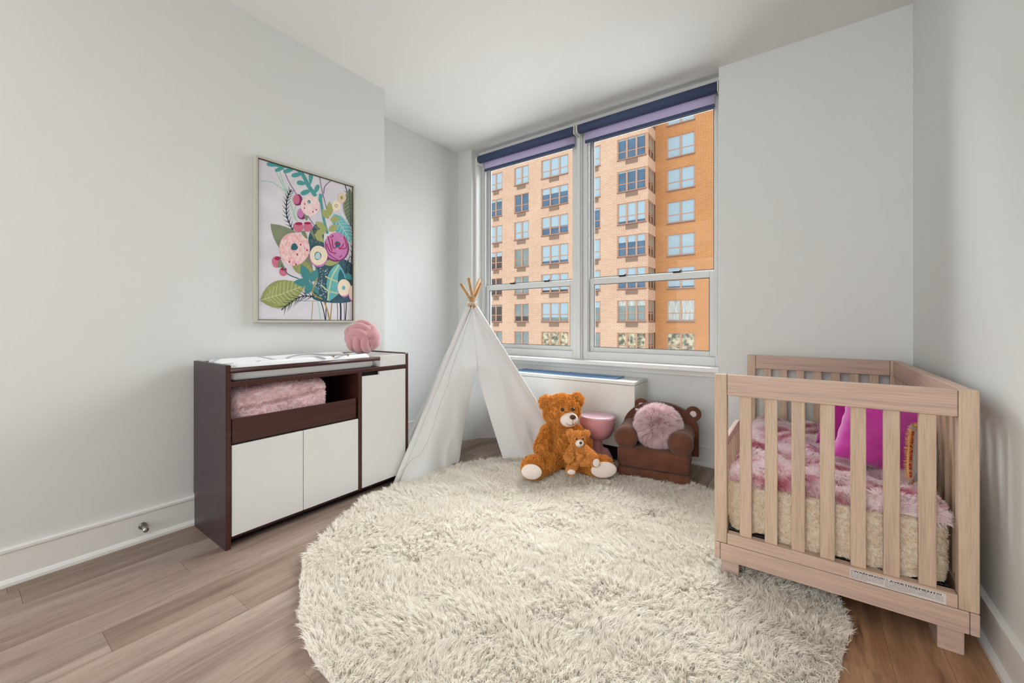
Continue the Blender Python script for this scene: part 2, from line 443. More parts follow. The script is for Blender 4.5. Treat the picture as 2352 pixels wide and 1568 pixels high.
def furred(me, n, L, w, lean=.5, grav=(0, 0, -1), seed=1, nf=12, nstr=.8, keep=None, rand=.25, curl=0, swirl=None, lvar=.35, clump=0):
    v, t, nn = tri_data(me)
    if clump:
        Pc, Nc = scatter(v, t, nn, n // clump, keep)
        Pc = np.repeat(Pc, clump, 0); Nc = np.repeat(Nc, clump, 0); n = len(Pc)
        jit = RNG.normal(size=Pc.shape) * L * .16; jit -= Nc * (jit * Nc).sum(1)[:, None]
        P, N = Pc + jit, Nc
    else:
        P, N = scatter(v, t, nn, n, keep)
    g = np.array(grav, float)
    rr_ = RNG.normal(size=(len(P) // clump, 3)).repeat(clump, 0) * rand + RNG.normal(size=P.shape) * rand * .25 if clump else RNG.normal(size=P.shape) * rand
    c = vnoise(P, nf, seed) * nstr + g + rr_
    if swirl is not None: c = c + swirl(P)
    c -= N * (c * N).sum(1)[:, None]
    c /= np.linalg.norm(c, axis=1)[:, None] + 1e-9
    D0 = N * (1 - lean * .5) + c * lean * .5; D0 /= np.linalg.norm(D0, axis=1)[:, None]
    D1 = N * (1 - lean) + c * lean; D1 /= np.linalg.norm(D1, axis=1)[:, None]
    ln = L * (1 - lvar + 2 * lvar * RNG.random(n))
    sv, Q, T, tt = strands(P, D0, D1, ln, w, curl)
    if clump:
        q = sv.reshape(-1, 7, 3); ctr = q[:, 6].reshape(-1, clump, 3).mean(1).repeat(clump, 0) - q[:, 6]
        q[:, 6] += ctr * .55; q[:, 4] += ctr * .3; q[:, 5] += ctr * .3; sv = q.reshape(-1, 3)
    off = len(v)
    return mesh_np(me.name + '_fur', np.concatenate([v, sv]), Q + off, np.concatenate([t, T + off]), np.concatenate([np.zeros(off), tt]))

# ------------------------------------------------------------------ room shell
H = 2.834
def struct(name, bm, m, label, cat, smooth=False):
    o = bm_obj(name, bm, m, smooth=smooth); return tag(o, label, cat, kind='structure')
def sbox(name, x0, x1, y0, y1, z0, z1, m, label, cat):
    bm = bmesh.new(); box(bm, x0, x1, y0, y1, z0, z1); return struct(name, bm, m, label, cat)
sbox('wall_left', -3.12, -2.60, -4.2, 1.953, 0, H, 'wall', 'long plain white left wall behind the framed flower painting', 'wall')
sbox('wall_alcove', -3.12, -2.948, 1.953, 3.43, 0, H, 'wall', 'white alcove wall set back behind the play tent', 'wall')
sbox('wall_window_left', -2.948, -2.766, 3.145, 3.43, 0, H, 'wall', 'narrow white pier between the alcove and the left window', 'wall')
sbox('wall_window_lower', -2.766, -0.477, 3.26, 3.43, 0, .70, 'wall', 'low white wall under the windows behind the heater cover', 'wall')
sbox('wall_window_header', -2.766, -0.477, 3.265, 3.43, 2.765, H, 'wall', 'thin white strip of wall above the navy roller blinds', 'wall')
sbox('wall_window_right', -0.477, .65, 3.145, 3.43, 0, H, 'wall', 'white wall right of the window, behind the crib', 'wall')
sbox('wall_right', .50, .65, -4.2, 3.145, 0, H, 'wall', 'white right wall along the long side of the crib', 'wall')
sbox('wall_rear', -3.12, .65, -4.35, -4.2, 0, H, 'wall', 'plain white wall closing the room behind the viewer', 'wall')
sbox('ceiling', -3.12, .65, -4.35, 3.43, H, H + .1, 'ceil', 'flat white ceiling over the whole room', 'ceiling')

# floor: one mesh of planks running towards the window wall
def floor():
    W_ = .1441; x = -1.65 - W_ * 11; row = 0; verts = []; faces = []; rnd = []; wrm = []
    fixed = {-1.938: .31, -1.794: .647, -2.226: .60, -2.658: .14}
    while x < .70:
        L = 1.85; y = -4.2 - random.random() * L
        for k, j in fixed.items():
            if abs(x - k) < .02: y = j - L * 3
        while y < 3.6:
            g = .0004; a = (x + g, y + g); b = (x + W_ - g, y + L - g); i = len(verts)
            verts += [(a[0], a[1], 0), (b[0], a[1], 0), (b[0], b[1], 0), (a[0], b[1], 0), (a[0], a[1], -.012), (b[0], a[1], -.012), (b[0], b[1], -.012), (a[0], b[1], -.012)]
            faces += [(i, i + 1, i + 2, i + 3), (i, i + 4, i + 5, i + 1), (i + 1, i + 5, i + 6, i + 2), (i + 2, i + 6, i + 7, i + 3), (i + 3, i + 7, i + 4, i)]
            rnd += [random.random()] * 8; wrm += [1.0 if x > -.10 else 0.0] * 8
            y += L
        x += W_
    i = len(verts)
    verts += [(-3.2, -4.4, -.012), (.7, -4.4, -.012), (.7, 3.6, -.012), (-3.2, 3.6, -.012)]; faces.append((i, i + 1, i + 2, i + 3)); rnd += [0] * 4; wrm += [0] * 4
    me = bpy.data.meshes.new('floor'); me.from_pydata(verts, [], faces); me.update()
    a = me.attributes.new('rnd', 'FLOAT', 'POINT'); a.data.foreach_set('value', rnd)
    a = me.attributes.new('warm_light_tint', 'FLOAT', 'POINT'); a.data.foreach_set('value', wrm)  # right-hand planks tinted lighter and warmer to imitate the light there
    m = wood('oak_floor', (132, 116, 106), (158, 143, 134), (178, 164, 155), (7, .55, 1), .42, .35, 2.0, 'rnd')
    n = m.node_tree.nodes; l = m.node_tree.links; p = n['Principled BSDF']
    src = p.inputs['Base Color'].links[0].from_socket
    at = n.new('ShaderNodeAttribute'); at.attribute_name = 'rnd'
    wn_ = n.new('ShaderNodeTexWhiteNoise'); wn_.noise_dimensions = '1D'; l.new(at.outputs['Fac'], wn_.inputs['W'])
    r = n.new('ShaderNodeValToRGB'); r.color_ramp.elements[0].color = lin((226, 214, 204)); r.color_ramp.elements[1].color = lin((255, 250, 246))
    l.new(wn_.outputs['Value'], r.inputs[0])
    mx = n.new('ShaderNodeMix'); mx.data_type = 'RGBA'; mx.blend_type = 'MULTIPLY'; mx.inputs['Factor'].default_value = 1
    l.new(src, mx.inputs['A']); l.new(r.outputs[0], mx.inputs['B'])
    # dark mineral streaks and knots
    t = n.new('ShaderNodeTexCoord'); mp = n.new('ShaderNodeMapping'); mp.inputs['Scale'].default_value = (16, 2.0, 1)
    l.new(t.outputs['Object'], mp.inputs[0]); nz = n.new('ShaderNodeTexNoise'); nz.inputs['Scale'].default_value = 1.0; nz.inputs['Detail'].default_value = 5
    l.new(mp.outputs[0], nz.inputs['Vector']); r3 = n.new('ShaderNodeValToRGB')
    r3.color_ramp.elements[0].position = .27; r3.color_ramp.elements[0].color = (.42, .40, .42, 1); r3.color_ramp.elements[1].position = .36; r3.color_ramp.elements[1].color = (1, 1, 1, 1)
    l.new(nz.outputs['Fac'], r3.inputs[0])
    m2 = n.new('ShaderNodeMix'); m2.data_type = 'RGBA'; m2.blend_type = 'MULTIPLY'; m2.inputs['Factor'].default_value = 1
    l.new(mx.outputs['Result'], m2.inputs['A']); l.new(r3.outputs[0], m2.inputs['B'])
    aw = n.new('ShaderNodeAttribute'); aw.attribute_name = 'warm_light_tint'
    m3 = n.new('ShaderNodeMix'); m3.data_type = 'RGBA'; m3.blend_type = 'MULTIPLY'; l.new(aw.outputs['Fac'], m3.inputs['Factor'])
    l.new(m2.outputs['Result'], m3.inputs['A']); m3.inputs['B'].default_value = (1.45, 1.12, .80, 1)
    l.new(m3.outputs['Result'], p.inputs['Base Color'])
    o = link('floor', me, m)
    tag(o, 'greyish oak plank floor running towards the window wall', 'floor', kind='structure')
floor()

def baseboard(name, p0, p1, nrm, label):
    """profile swept from p0 to p1; nrm = outward normal (into the room)"""
    prof = [(0, 0), (.028, 0), (.027, .012), (.020, .022), (.014, .026), (.014, .128), (.019, .134), (.019, .144), (0, .147)]
    bm = bmesh.new(); p0 = Vector((*p0, 0)); p1 = Vector((*p1, 0)); nv = Vector((*nrm, 0))
    A = [bm.verts.new(p0 + nv * a + Vector((0, 0, z))) for a, z in prof]; B = [bm.verts.new(p1 + nv * a + Vector((0, 0, z))) for a, z in prof]
    for i in range(len(prof)):
        j = (i + 1) % len(prof); bm.faces.new((A[i], A[j], B[j], B[i]))
    bm.faces.new(A); bm.faces.new(list(reversed(B)))
    struct(name, bm, 'trim', label, 'baseboard')
baseboard('baseboard_left', (-2.60, -4.2), (-2.60, 1.953), (1, 0), 'tall white baseboard along the left wall with the door stop')
baseboard('baseboard_alcove', (-2.948, 1.953), (-2.948, 3.145), (1, 0), 'white baseboard in the alcove behind the tent')
baseboard('baseboard_pier', (-2.948, 3.145), (-2.766, 3.145), (0, -1), 'short white baseboard on the pier left of the window')
baseboard('baseboard_window', (-2.766, 3.26), (-.477, 3.26), (0, -1), 'white baseboard under the window beside the heater cover')
baseboard('baseboard_back', (-.477, 3.145), (.50, 3.145), (0, -1), 'white baseboard on the wall behind the crib')
baseboard('baseboard_right', (.50, -4.2), (.50, 3.145), (-1, 0), 'white baseboard along the right wall beside the crib')

# sill
bm = bmesh.new(); box(bm, -2.766, -.477, 3.15, 3.31, .70, .733, .004); box(bm, -2.766, -.477, 3.24, 3.262, .655, .70, .003)
struct('trim_sill', bm, 'trim', 'deep white window sill under both windows', 'window sill')

# ------------------------------------------------------------------ windows
def window(name, x0, x1, label, latches):
    root = empty(name, label, 'window', (0, 0, 0), 0, None, 'structure')
    zb, zt = .733, 2.765; zr = 1.44
    bm = bmesh.new()
    fw = .045
    box(bm, x0, x0 + fw, 3.29, 3.42, zb, zt, .003); box(bm, x1 - fw, x1, 3.29, 3.42, zb, zt, .003)
    box(bm, x0 + fw, x1 - fw, 3.29, 3.42, zb, .800, .003); box(bm, x0 + fw, x1 - fw, 3.29, 3.42, zt - .05, zt, .003)
    box(bm, x0 + fw, x0 + fw + .008, 3.30, 3.312, .80, zt - .05, .002); box(bm, x1 - fw - .008, x1 - fw, 3.30, 3.312, .80, zt - .05, .002)
    bm_obj('window_frame', bm, 'vinyl', root)
    # lower sash
    def sash(nm, a, b, z0, z1, y0, y1, st, rb, rt):
        bm = bmesh.new()
        box(bm, a, a + st, y0, y1, z0, z1, .003); box(bm, b - st, b, y0, y1, z0, z1, .003)
        box(bm, a + st, b - st, y0, y1, z0, z0 + rb, .003); box(bm, a + st, b - st, y0, y1, z1 - rt, z1, .003)
        o = bm_obj(nm, bm, 'vinyl', root)
        bm = bmesh.new(); ym = (y0 + y1) / 2
        g = .004
        for q in ((a + st - .001, a + st + g, z0 + rb, z1 - rt), (b - st - g, b - st + .001, z0 + rb, z1 - rt), (a + st, b - st, z0 + rb - .001, z0 + rb + g), (a + st, b - st, z1 - rt - g, z1 - rt + .001)):
            box(bm, q[0], q[1], y0 + .004, y0 + .012, q[2], q[3])
        bm_obj('gasket', bm, 'vinyl_dark', o)
        bm = bmesh.new(); box(bm, a + st - .005, b - st + .005, ym - .002, ym + .002, z0 + rb - .005, z1 - rt + .005)
        bm_obj('glass_pane', bm, 'glass', o)
        return o
    a, b = x0 + fw, x1 - fw
    lo = sash('lower_sash', a, b, .800, zr + .003, 3.325, 3.355, .045, .040, .052)
    sash('upper_sash', a, b, zr - .03, zt - .05, 3.365, 3.395, .022, .045, .045)
    for lx in latches:
        bm = bmesh.new(); box(bm, lx - .03, lx + .03, 3.33, 3.36, zr + .003, zr + .010, .002)
        box(bm, lx - .035, lx + .015, 3.325, 3.35, zr + .010, zr + .018, .003); tube(bm, [(lx + .01, 3.335, zr + .012), (lx + .035, 3.325, zr + .022)], .005, 6)
        bm_obj('sash_lock', bm, 'black', root)
    return root
window('window_1', -2.766, -1.640, 'left double-hung window behind the tent poles', (-2.38, -1.98))
window('window_2', -1.585, -.477, 'right double-hung window beside the crib wall', (-1.24, -.80))
bm = bmesh.new(); box(bm, -1.640, -1.585, 3.27, 3.43, .733, 2.765, .004); box(bm, -1.628, -1.597, 3.258, 3.275, .733, 2.765, .003)
struct('trim_mullion', bm, 'vinyl', 'grey-white mullion post between the two windows', 'trim')
bm = bmesh.new(); box(bm, -2.766, -2.745, 3.20, 3.29, .733, 2.765, .003)
struct('trim_jamb', bm, 'trim', 'white jamb liner at the left edge of the left window', 'trim')

# ------------------------------------------------------------------ roller blinds
def blind(x0, x1, label):
    root = empty('roller_blind', label, 'blind', ((x0 + x1) / 2, 3.205, 2.733), 0, 'navy roller blinds above the windows')
    h = (x1 - x0) / 2
    def rc(z, n=28, r=.038): return [(r * math.cos(2 * pi * k / n), z + r * math.sin(2 * pi * k / n)) for k in range(n)]
    bm = bmesh.new(); tube(bm, [(-h + .008, 0, 0), (h - .008, 0, 0)], .038, 32); bm_obj('fabric_roll', bm, 'navy', root, True)
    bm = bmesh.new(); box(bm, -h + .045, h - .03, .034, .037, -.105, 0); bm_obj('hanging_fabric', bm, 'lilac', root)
    bm = bmesh.new(); box(bm, -h + .045, h - .03, .024, .044, -.122, -.096, .008, 3); bm_obj('bottom_bar', bm, 'navy', root)
    for s in (-1, 1):
        bm = bmesh.new(); box(bm, s * h - .003, s * h + .003, -.043, .058, -.048, .034, .002); bm_obj('bracket', bm, 'trim', root)
    return root
b1 = blind(-2.715, -1.612, 'navy roller blind rolled up above the left window')
b2 = blind(-1.585, -.488, 'navy roller blind rolled up above the right window, by the crib')
bm = bmesh.new()
pts = [(.540, .0, -.02 - k * .02) for k in range(96)]
for p in pts: ell(bm, p, (.0025, .0025, .004), sub=1)
tube(bm, [pts[0], pts[-1]], .0008, 4)
o = bm_obj('bead_chain', bm, 'wire', b2)

# ------------------------------------------------------------------ building across the street
def building():
    root = empty('apartment_building', 'tall pink brick apartment block, its shaded recess coloured orange, filling the view outside', 'building', (-18, 34.15, 0))
    ox, oy = -18.0, 34.15
    def bo(name, bm, m, par=root):
        for v in bm.verts: v.co -= Vector((ox, oy, 0))
        return bm_obj(name, bm, m, par)
    top0 = 17.04; FH = 2.8; WH = 1.90
    rows = range(-1, 7)
    cols = [('A', -27.5, -25.73, 2), ('B', -24.19, -22.38, 2), ('C', -20.94, -17.93, 3), ('D', -16.5, -14.72, 2), ('E', -13.18, -10.66, 3)]
    zt, zb = 20.9, -9.0
    bm = bmesh.new(); x = -36.0
    for nme, a, b, k in cols:
        box(bm, x, a, 34.15, 34.6, zb, zt)
        y1 = 36.4 if nme == 'E' else 34.6; bb = -10.50 if nme == 'E' else b
        z = zt
        for r in rows:
            t = top0 - FH * r
            box(bm, a, bb, 34.15, y1, t, z); z = t - WH
        box(bm, a, bb, 34.15, y1, zb, z)
        x = b
    bo('brick_facade', bm, 'brick')
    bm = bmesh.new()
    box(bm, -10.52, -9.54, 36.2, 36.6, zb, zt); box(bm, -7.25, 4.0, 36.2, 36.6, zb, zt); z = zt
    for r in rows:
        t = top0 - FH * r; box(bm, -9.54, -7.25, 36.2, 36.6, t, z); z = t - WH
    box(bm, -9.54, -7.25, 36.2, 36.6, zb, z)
    bo('recessed_brick_wall', bm, 'brick_o')
    bm = bmesh.new(); box(bm, -36, 4, 36.7, 46, zb, zt - .1); bo('building_core', bm, 'brick')
    look = {
        'A': [('g_blue', 1, 'b_blind'), ('g_blue', 1, 'b_blind'), ('g_blue', .12, 'b_blind'), ('g_blue', 1, 'b_blind'), ('g_dark', .25, 'b_blind'), ('g_dark', 0, 0), ('g_dark', .1, 'g_grey'), ('g_grey', 0, 0)],
        'B': [('g_blue', 1, 'b_blind'), ('g_blue', 1, 'b_blind'), ('g_blue', 0, 0), ('g_blue', 1, 'b_blind'), ('g_grey', .4, 'g_grey'), ('g_grey', 0, 0), ('g_dark', .72, 'g_grey'), ('g_grey', 0, 0)],
        'C': [('g_blue', 1, 'b_blind'), ('g_blue', 1, 'b_blind'), ('g_blue', .33, 'b_blind'), ('g_blue', .58, 'b_blind'), ('g_blue', .86, 'b_blind'), ('g_dark', .88, 'b_blind'), ('g_grey', .80, 'b_blind'), ('g_patch', 0, 0)],
        'D': [('g_blue', 1, 'b_blind'), ('g_blue', 1, 'b_blind'), ('g_blue', 1, 'b_blind'), ('g_blue', .08, 'b_blind'), ('g_blue', 1, 'b_blind'), ('g_blue', .95, 'b_blind'), ('g_grey', .3, 'b_blind'), ('g_grey', 0, 0)],
        'E': [('g_blue', 0, 0), ('g_blue', .06, 'b_blind'), ('g_blue', .06, 'b_blind'), ('g_blue', .88, 'b_blind'), ('g_blue', .32, 'b_blind'), ('g_blue', .5, 'b_blind'), ('g_grey', .25, 'b_curt'), ('g_patch', 0, 0)],
        'O': [('g_blue', 1, 'b_blind')] * 5 + [('g_blue', .92, 'b_blind'), ('g_grey', .97, 'b_curt'), ('g_patch', 0, 0)]}
    def win(a, b, Yf, t, nsash, lk, side=False):
        """window with frame, sill and glass; side=True: a..b are y values on plane x=Yf facing +x"""
        y = 0.0
        def bx(bm, p0, p1, d0, d1, z0, z1, mi=0):
            if side: box(bm, Yf - d1, Yf - d0, p0, p1, z0, z1, mi=mi)
            else: box(bm, p0, p1, Yf + d0, Yf + d1, z0, z1, mi=mi)
        bm = bmesh.new(); w = (b - a) / nsash; zt_, zb_ = t, t - WH
        zs = t - WH * .60
        bx(bm, a, b, .06, .16, zt_ - .07, zt_); bx(bm, a, b, .04, .16, zb_ + .04, zb_ + .14)
        for i in range(nsash + 1):
            hw = .075 if 0 < i < nsash else .05
            c = min(max(a + i * w, a + hw), b - hw); bx(bm, c - hw, c + hw, .05, .17, zb_ + .14, zt_ - .07)
        for i in range(nsash):
            bx(bm, a + i * w + .05, a + (i + 1) * w - .05, .09, .16, zs - .035, zs + .035)
        bx(bm, a, b, -.06, .2, zb_ - .04, zb_ + .04, 1)
        f = bo('facade_window', bm, ['bframe', 'bsill'])
        g, cov, cm = lk
        bm = bmesh.new(); bx(bm, a + .03, b - .03, .12, .14, zb_ + .1, zt_ - .03); 
        if cov:
            zc = zt_ - .07 - (WH - .2) * cov
            bx(bm, a + .05, b - .05, .112, .12, zc, zt_ - .06, 1)
            bo('pane', bm, [g, cm], f)
        else: bo('pane', bm, g, f)
    for nme, a, b, k in cols:
        for ri, r in enumerate(rows):
            if r == -1 and nme != 'E': continue
            win(a, b, 34.15, top0 - FH * r, k, look[nme][ri])
    for ri, r in enumerate(rows):
        win(-9.54, -7.25, 36.2, top0 - FH * r, 2, look['O'][ri])
        win(34.32, 36.1, -10.53, top0 - FH * r, 2, (('g_dark', .55, 'g_grey')), side=True)
    # corner posts of the projecting bay are one part
    bm = bmesh.new(); box(bm, -10.70, -10.51, 34.17, 34.34, zb, top0 + FH); bo('corner_post', bm, 'bframe')
    for (a, b) in ((-26.9, -26.2), (-23.84, -22.80), (-20.02, -18.95), (-15.7, -15.13 + .2), (-12.42, -11.37)):
        for r in range(-2, 6):
            t = top0 - FH * r - WH - .06
            if t > zt: continue
            bm = bmesh.new(); box(bm, a, b, 34.10, 34.2, t - .36, t)
            bo('air_conditioner_grille', bm, 'vent')
building()

# ------------------------------------------------------------------ heater cover under window
root = empty('heater_cover', 'long white heater cover box standing under the window', 'heater cover', (-1.60, 3.11, 0))
bm = bmesh.new(); box(bm, -.60, .59, -.147, .147, .113, .585, .003); bm_obj('cover_body', bm, 'acwhite', root)
bm = bmesh.new(); box(bm, -.60, .592, -.150, .147, .588, .613, .003); bm_obj('cover_top', bm, 'acwhite', root)
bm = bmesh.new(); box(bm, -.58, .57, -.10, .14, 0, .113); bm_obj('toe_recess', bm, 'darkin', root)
bm = bmesh.new(); box(bm, -.525, .435, -.085, .085, .613, .617, .002)
for k in range(9): box(bm, -.515, .425, -.075 + k * .0172, -.067 + k * .0172, .617, .622, 0, mi=0)
for k in range(3): box(bm, -.525 + k * .47, -.513 + k * .47, -.085, .085, .617, .624, .001)
bm_obj('vent_grille', bm, 'acblue', root)['label'] = 'blue metal vent grille'

# door stop
root = empty('door_stop', 'small chrome door stop on the left baseboard', 'door stop', (-2.586, .552, .075))
bm = bmesh.new(); tube(bm, [(0, 0, 0), (.006, 0, 0)], .016, 20); tube(bm, [(.006, 0, 0), (.05, 0, -.004)], [.008, .006], 12); bm_obj('mount', bm, 'chrome', root)
bm = bmesh.new(); ell(bm, (.055, 0, -.004), (.008, .012, .012)); bm_obj('bumper', bm, 'chrome', root)

# ------------------------------------------------------------------ changing table
root = empty('changing_table', 'dark wood changing table cabinet with white doors against the left wall', 'changing table', (-2.37, 1.28, 0))
ox, oy = -2.37, 1.28
def dbox(name, q, m, bev=.002, par=root, label=None):
    bm = bmesh.new(); box(bm, q[0] - ox, q[1] - ox, q[2] - oy, q[3] - oy, q[4], q[5], bev)
    o = bm_obj(name, bm, m, par)
    if label: o['label'] = label
    return o
XF = -2.161; XB = -2.572
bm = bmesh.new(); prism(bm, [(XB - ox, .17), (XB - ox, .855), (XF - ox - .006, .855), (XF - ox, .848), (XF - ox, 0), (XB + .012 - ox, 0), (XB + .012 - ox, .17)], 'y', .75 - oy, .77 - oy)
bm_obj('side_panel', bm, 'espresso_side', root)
dbox('front_edge', (XF - .001, XF + .001, .75, .772, 0, .853), 'espresso', .0008)
bm = bmesh.new(); prism(bm, [(XB - ox, .17), (XB - ox, .853), (XF - ox - .006, .853), (XF - ox, .846), (XF - ox, 0), (XB + .012 - ox, 0), (XB + .012 - ox, .17)], 'y', 1.793 - oy, 1.814 - oy)
bm_obj('side_panel', bm, 'espresso', root)
dbox('divider', (XB + .02, XF, 1.439, 1.461, .05, .752), 'espresso')
dbox('top_board', (XB, XF, .77, 1.793, .752, .775), 'espresso')
dbox('bottom_board', (XB, XF - .02, .77, 1.793, .035, .055), 'espresso')
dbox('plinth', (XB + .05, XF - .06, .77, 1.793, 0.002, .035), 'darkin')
dbox('back_panel', (XB, XB + .006, .77, 1.793, .055, .752), 'espresso')
dbox('shelf', (XB + .006, XF - .02, .77, 1.439, .478, .49), 'espresso')
bm = bmesh.new(); tube(bm, [(XF - ox - .006, .77 - oy, .828), (XF - ox - .006, 1.587 - oy, .828)], .0125, 16); bm_obj('guard_rail', bm, 'espresso', root, True)
dbox('guard_rail', (XB, XB + .02, .77, 1.793, .815, .85), 'espresso')
dbox('drawer_front', (XF - .014, XF - .002, .777, 1.423, .488, .602), 'espresso')
dbox('cabinet_door', (XF - .018, XF, .776, 1.107, .055, .478), 'white_lacquer')
dbox('cabinet_door', (XF - .018, XF, 1.110, 1.437, .055, .478), 'white_lacquer')
bm = bmesh.new(); prism(bm, [(1.463 - oy, .055), (1.791 - oy, .055), (1.791 - oy, .748), (1.587 - oy, .748), (1.587 - oy, .728), (1.463 - oy, .728)], 'x', XF - .018 - ox, XF - ox)
bm_obj('cabinet_door', bm, 'white_lacquer', root)['label'] = 'tall door with a finger notch'
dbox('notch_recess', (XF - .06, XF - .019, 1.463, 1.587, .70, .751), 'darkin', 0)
bm = bmesh.new()
for q in ((XB + .02, XF, 1.592, 1.602, .776, .845), (XB + .02, XF, 1.780, 1.792, .776, .845), (XF - .012, XF - .0005, 1.602, 1.780, .776, .845), (XB + .02, XB + .03, 1.602, 1.780, .776, .845), (XB + .03, XF - .012, 1.602, 1.780, .776, .79), (XB + .03, XF - .012, 1.69, 1.70, .790, .838)):
    box(bm, q[0] - ox, q[1] - ox, q[2] - oy, q[3] - oy, q[4], q[5], .0015)
bm_obj('storage_tray', bm, 'white_lacquer', root)['label'] = 'white divided tray'

# changing pad on top
def padz(a, b):
    # a along length (-1..1), b across (-1..1)
    e = max(abs(a), abs(b))
    z = .845 + .025 * min(1, abs(b)) ** 2.2
    if abs(b) > .8: z -= .05 * ((abs(b) - .8) / .2) ** 2.5
    if abs(a) > .93: z -= .05 * ((abs(a) - .93) / .07) ** 2.5
    return z + .003 * noise.noise(Vector((a * 4, b * 3, 1)))
PL, PWd = .385, .178
pcx, pcy = -2.372, 1.172
root = empty('changing_pad', 'white contoured changing pad lying on the changing table', 'changing pad', (pcx, pcy, .776))
bm = bmesh.new()
top = grid(bm, 60, 30, lambda u, v: Vector(((v * 2 - 1) * PWd, (u * 2 - 1) * PL, padz(u * 2 - 1, v * 2 - 1) - .776)))
rim = [top[i][0] for i in range(61)] + [top[60][j] for j in range(1, 31)] + [top[i][30] for i in range(59, -1, -1)] + [top[0][j] for j in range(29, 0, -1)]
prev = rim
for k, (s, z) in enumerate(((1.012, .035), (1.01, .012), (.985, .001))):
    ring = [bm.verts.new((v.co.x * s, v.co.y * (1 + (s - 1) * .6), z)) for v in rim]
    for i in range(len(rim)):
        j = (i + 1) % len(rim); f = bm.faces.new((prev[i], prev[j], ring[j], ring[i])); f.smooth = True
    prev = ring
bm.faces.new(prev)
bm_obj('pad_cover', bm, 'pad', root)
bm = bmesh.new()
def ribbon(pts, w, mi):
    # pts in (a,b); lies just above the pad surface
    P = [Vector((b * PWd, a * PL, padz(a, b) - .776 + .0012)) for a, b in pts if abs(a) < .97 and abs(b) < .93]
    for i in range(len(P) - 1):
        d = (P[i + 1] - P[i]); d.z = 0
        if d.length > .04 or d.length < 1e-6: continue
        n_ = Vector((-d.y, d.x, 0)).normalized() * w / 2
        q = [P[i] - n_, P[i + 1] - n_, P[i + 1] + n_, P[i] + n_]
        f = bm.faces.new([bm.verts.new(x) for x in q]); f.material_index = mi
for (ca, cb, ra) in ((-.62, -.3, .36), (.30, .1, .40), (.78, .5, .3), (-.95, .6, .3)):
    ribbon([(ca + ra * math.cos(t / 40 * 2 * pi), cb + ra * 2.1 * math.sin(t / 40 * 2 * pi)) for t in range(41)], .022, 0)
for k in range(5):
    ribbon([(-.35 + k * .06 + .03 * math.cos(t / 9 * pi), .35 + .10 * math.sin(t / 9 * pi) + .03 * k) for t in range(10)], .003, 1)
ribbon([(-.45 + t * .02, .45 + .05 * math.sin(t)) for t in range(30)], .0025, 1)
for k in range(9):
    ribbon([(.36 + .030 * k, .62 - .16 * math.sin(k / 8 * pi) + t * .036) for t in range(9)], .011, 2)
ribbon([(-.05 + t * .02, .5 + .06 * math.cos(t)) for t in range(8)], .006, 3)
bm_obj('printed_pattern', bm, ['padgrey', 'padblack', 'padbrown', 'padgreen'], root)['label'] = 'grey rings and small printed animals'

# pink towel in the open shelf
bm = bmesh.new()
def towel(u, v):
    pass
box(bm, -2.50, -2.185, .785, 1.262, .504, .740, .05, 5)
for (y0, y1, z) in ((.775, 1.25, .62),): pass
me = remesh(bm, .005, 6)
for v in me.vertices:
    p = v.co; p.x -= .006 * noise.voronoi(p * 70)[0][0]; n_ = noise.noise(p * 9) * .016 + noise.noise(p * 25) * .006
    p.x += n_; p.z += noise.noise(p * 7 + Vector((3, 1, 2))) * .012 - .02 * max(0, (.9 - p.y)) * (1 if p.z < .6 else 0)
    if p.x > -2.25 and abs(p.z - .655 - .02 * math.sin(p.y * 6)) < .010: p.x -= .012
    p.z = max(.4925, min(.7495, p.z)); p.y = max(.7725, p.y); p.x = min(-2.176, p.x)
me = furred(me, 42000, .0065, .0011, lean=.5, seed=3, nf=90, nstr=1.6, rand=.9, curl=.0010, clump=6, keep=lambda c: (c[:, 0] > -2.35) * 1.0 + .02)
o = link('folded_blanket', me, 'towel'); tag(o, 'fluffy pink folded blanket in the open shelf of the changing table', 'blanket')

# knot pillow
root = None
bm = bmesh.new()
R_ = .112; tr = .0265
kc = Vector((-2.352, 1.594, .957))
def bundle(ax, cnt=3, long_=1.02, short_=.74):
    for i in range(cnt):
        off = (i - (cnt - 1) / 2) * tr * 1.72
        rr = math.sqrt(max(R_ ** 2 - off ** 2, .0)) - tr * .9
        pts = []
        for k in range(44):
            t = 2 * pi * k / 44
            a = rr * long_ * math.cos(t); b = rr * short_ * math.sin(t)
            p = {0: (off, a, b), 1: (b, off, a), 2: (a, b, off)}[ax]
            pts.append(Vector(p))
        rt = Matrix.Rotation(math.radians(32), 3, 'X') @ Matrix.Rotation(math.radians(22), 3, 'Y') @ Matrix.Rotation(math.radians(25), 3, 'Z')
        tube(bm, [kc + rt @ p for p in pts], tr, 14, closed=True)
for ax in range(3): bundle(ax)
ell(bm, kc, (.055, .055, .055))
o = bm_obj('knot_pillow', bm, 'velvet', None, True); tag(o, 'round dusty pink knotted pillow on the changing table', 'pillow')

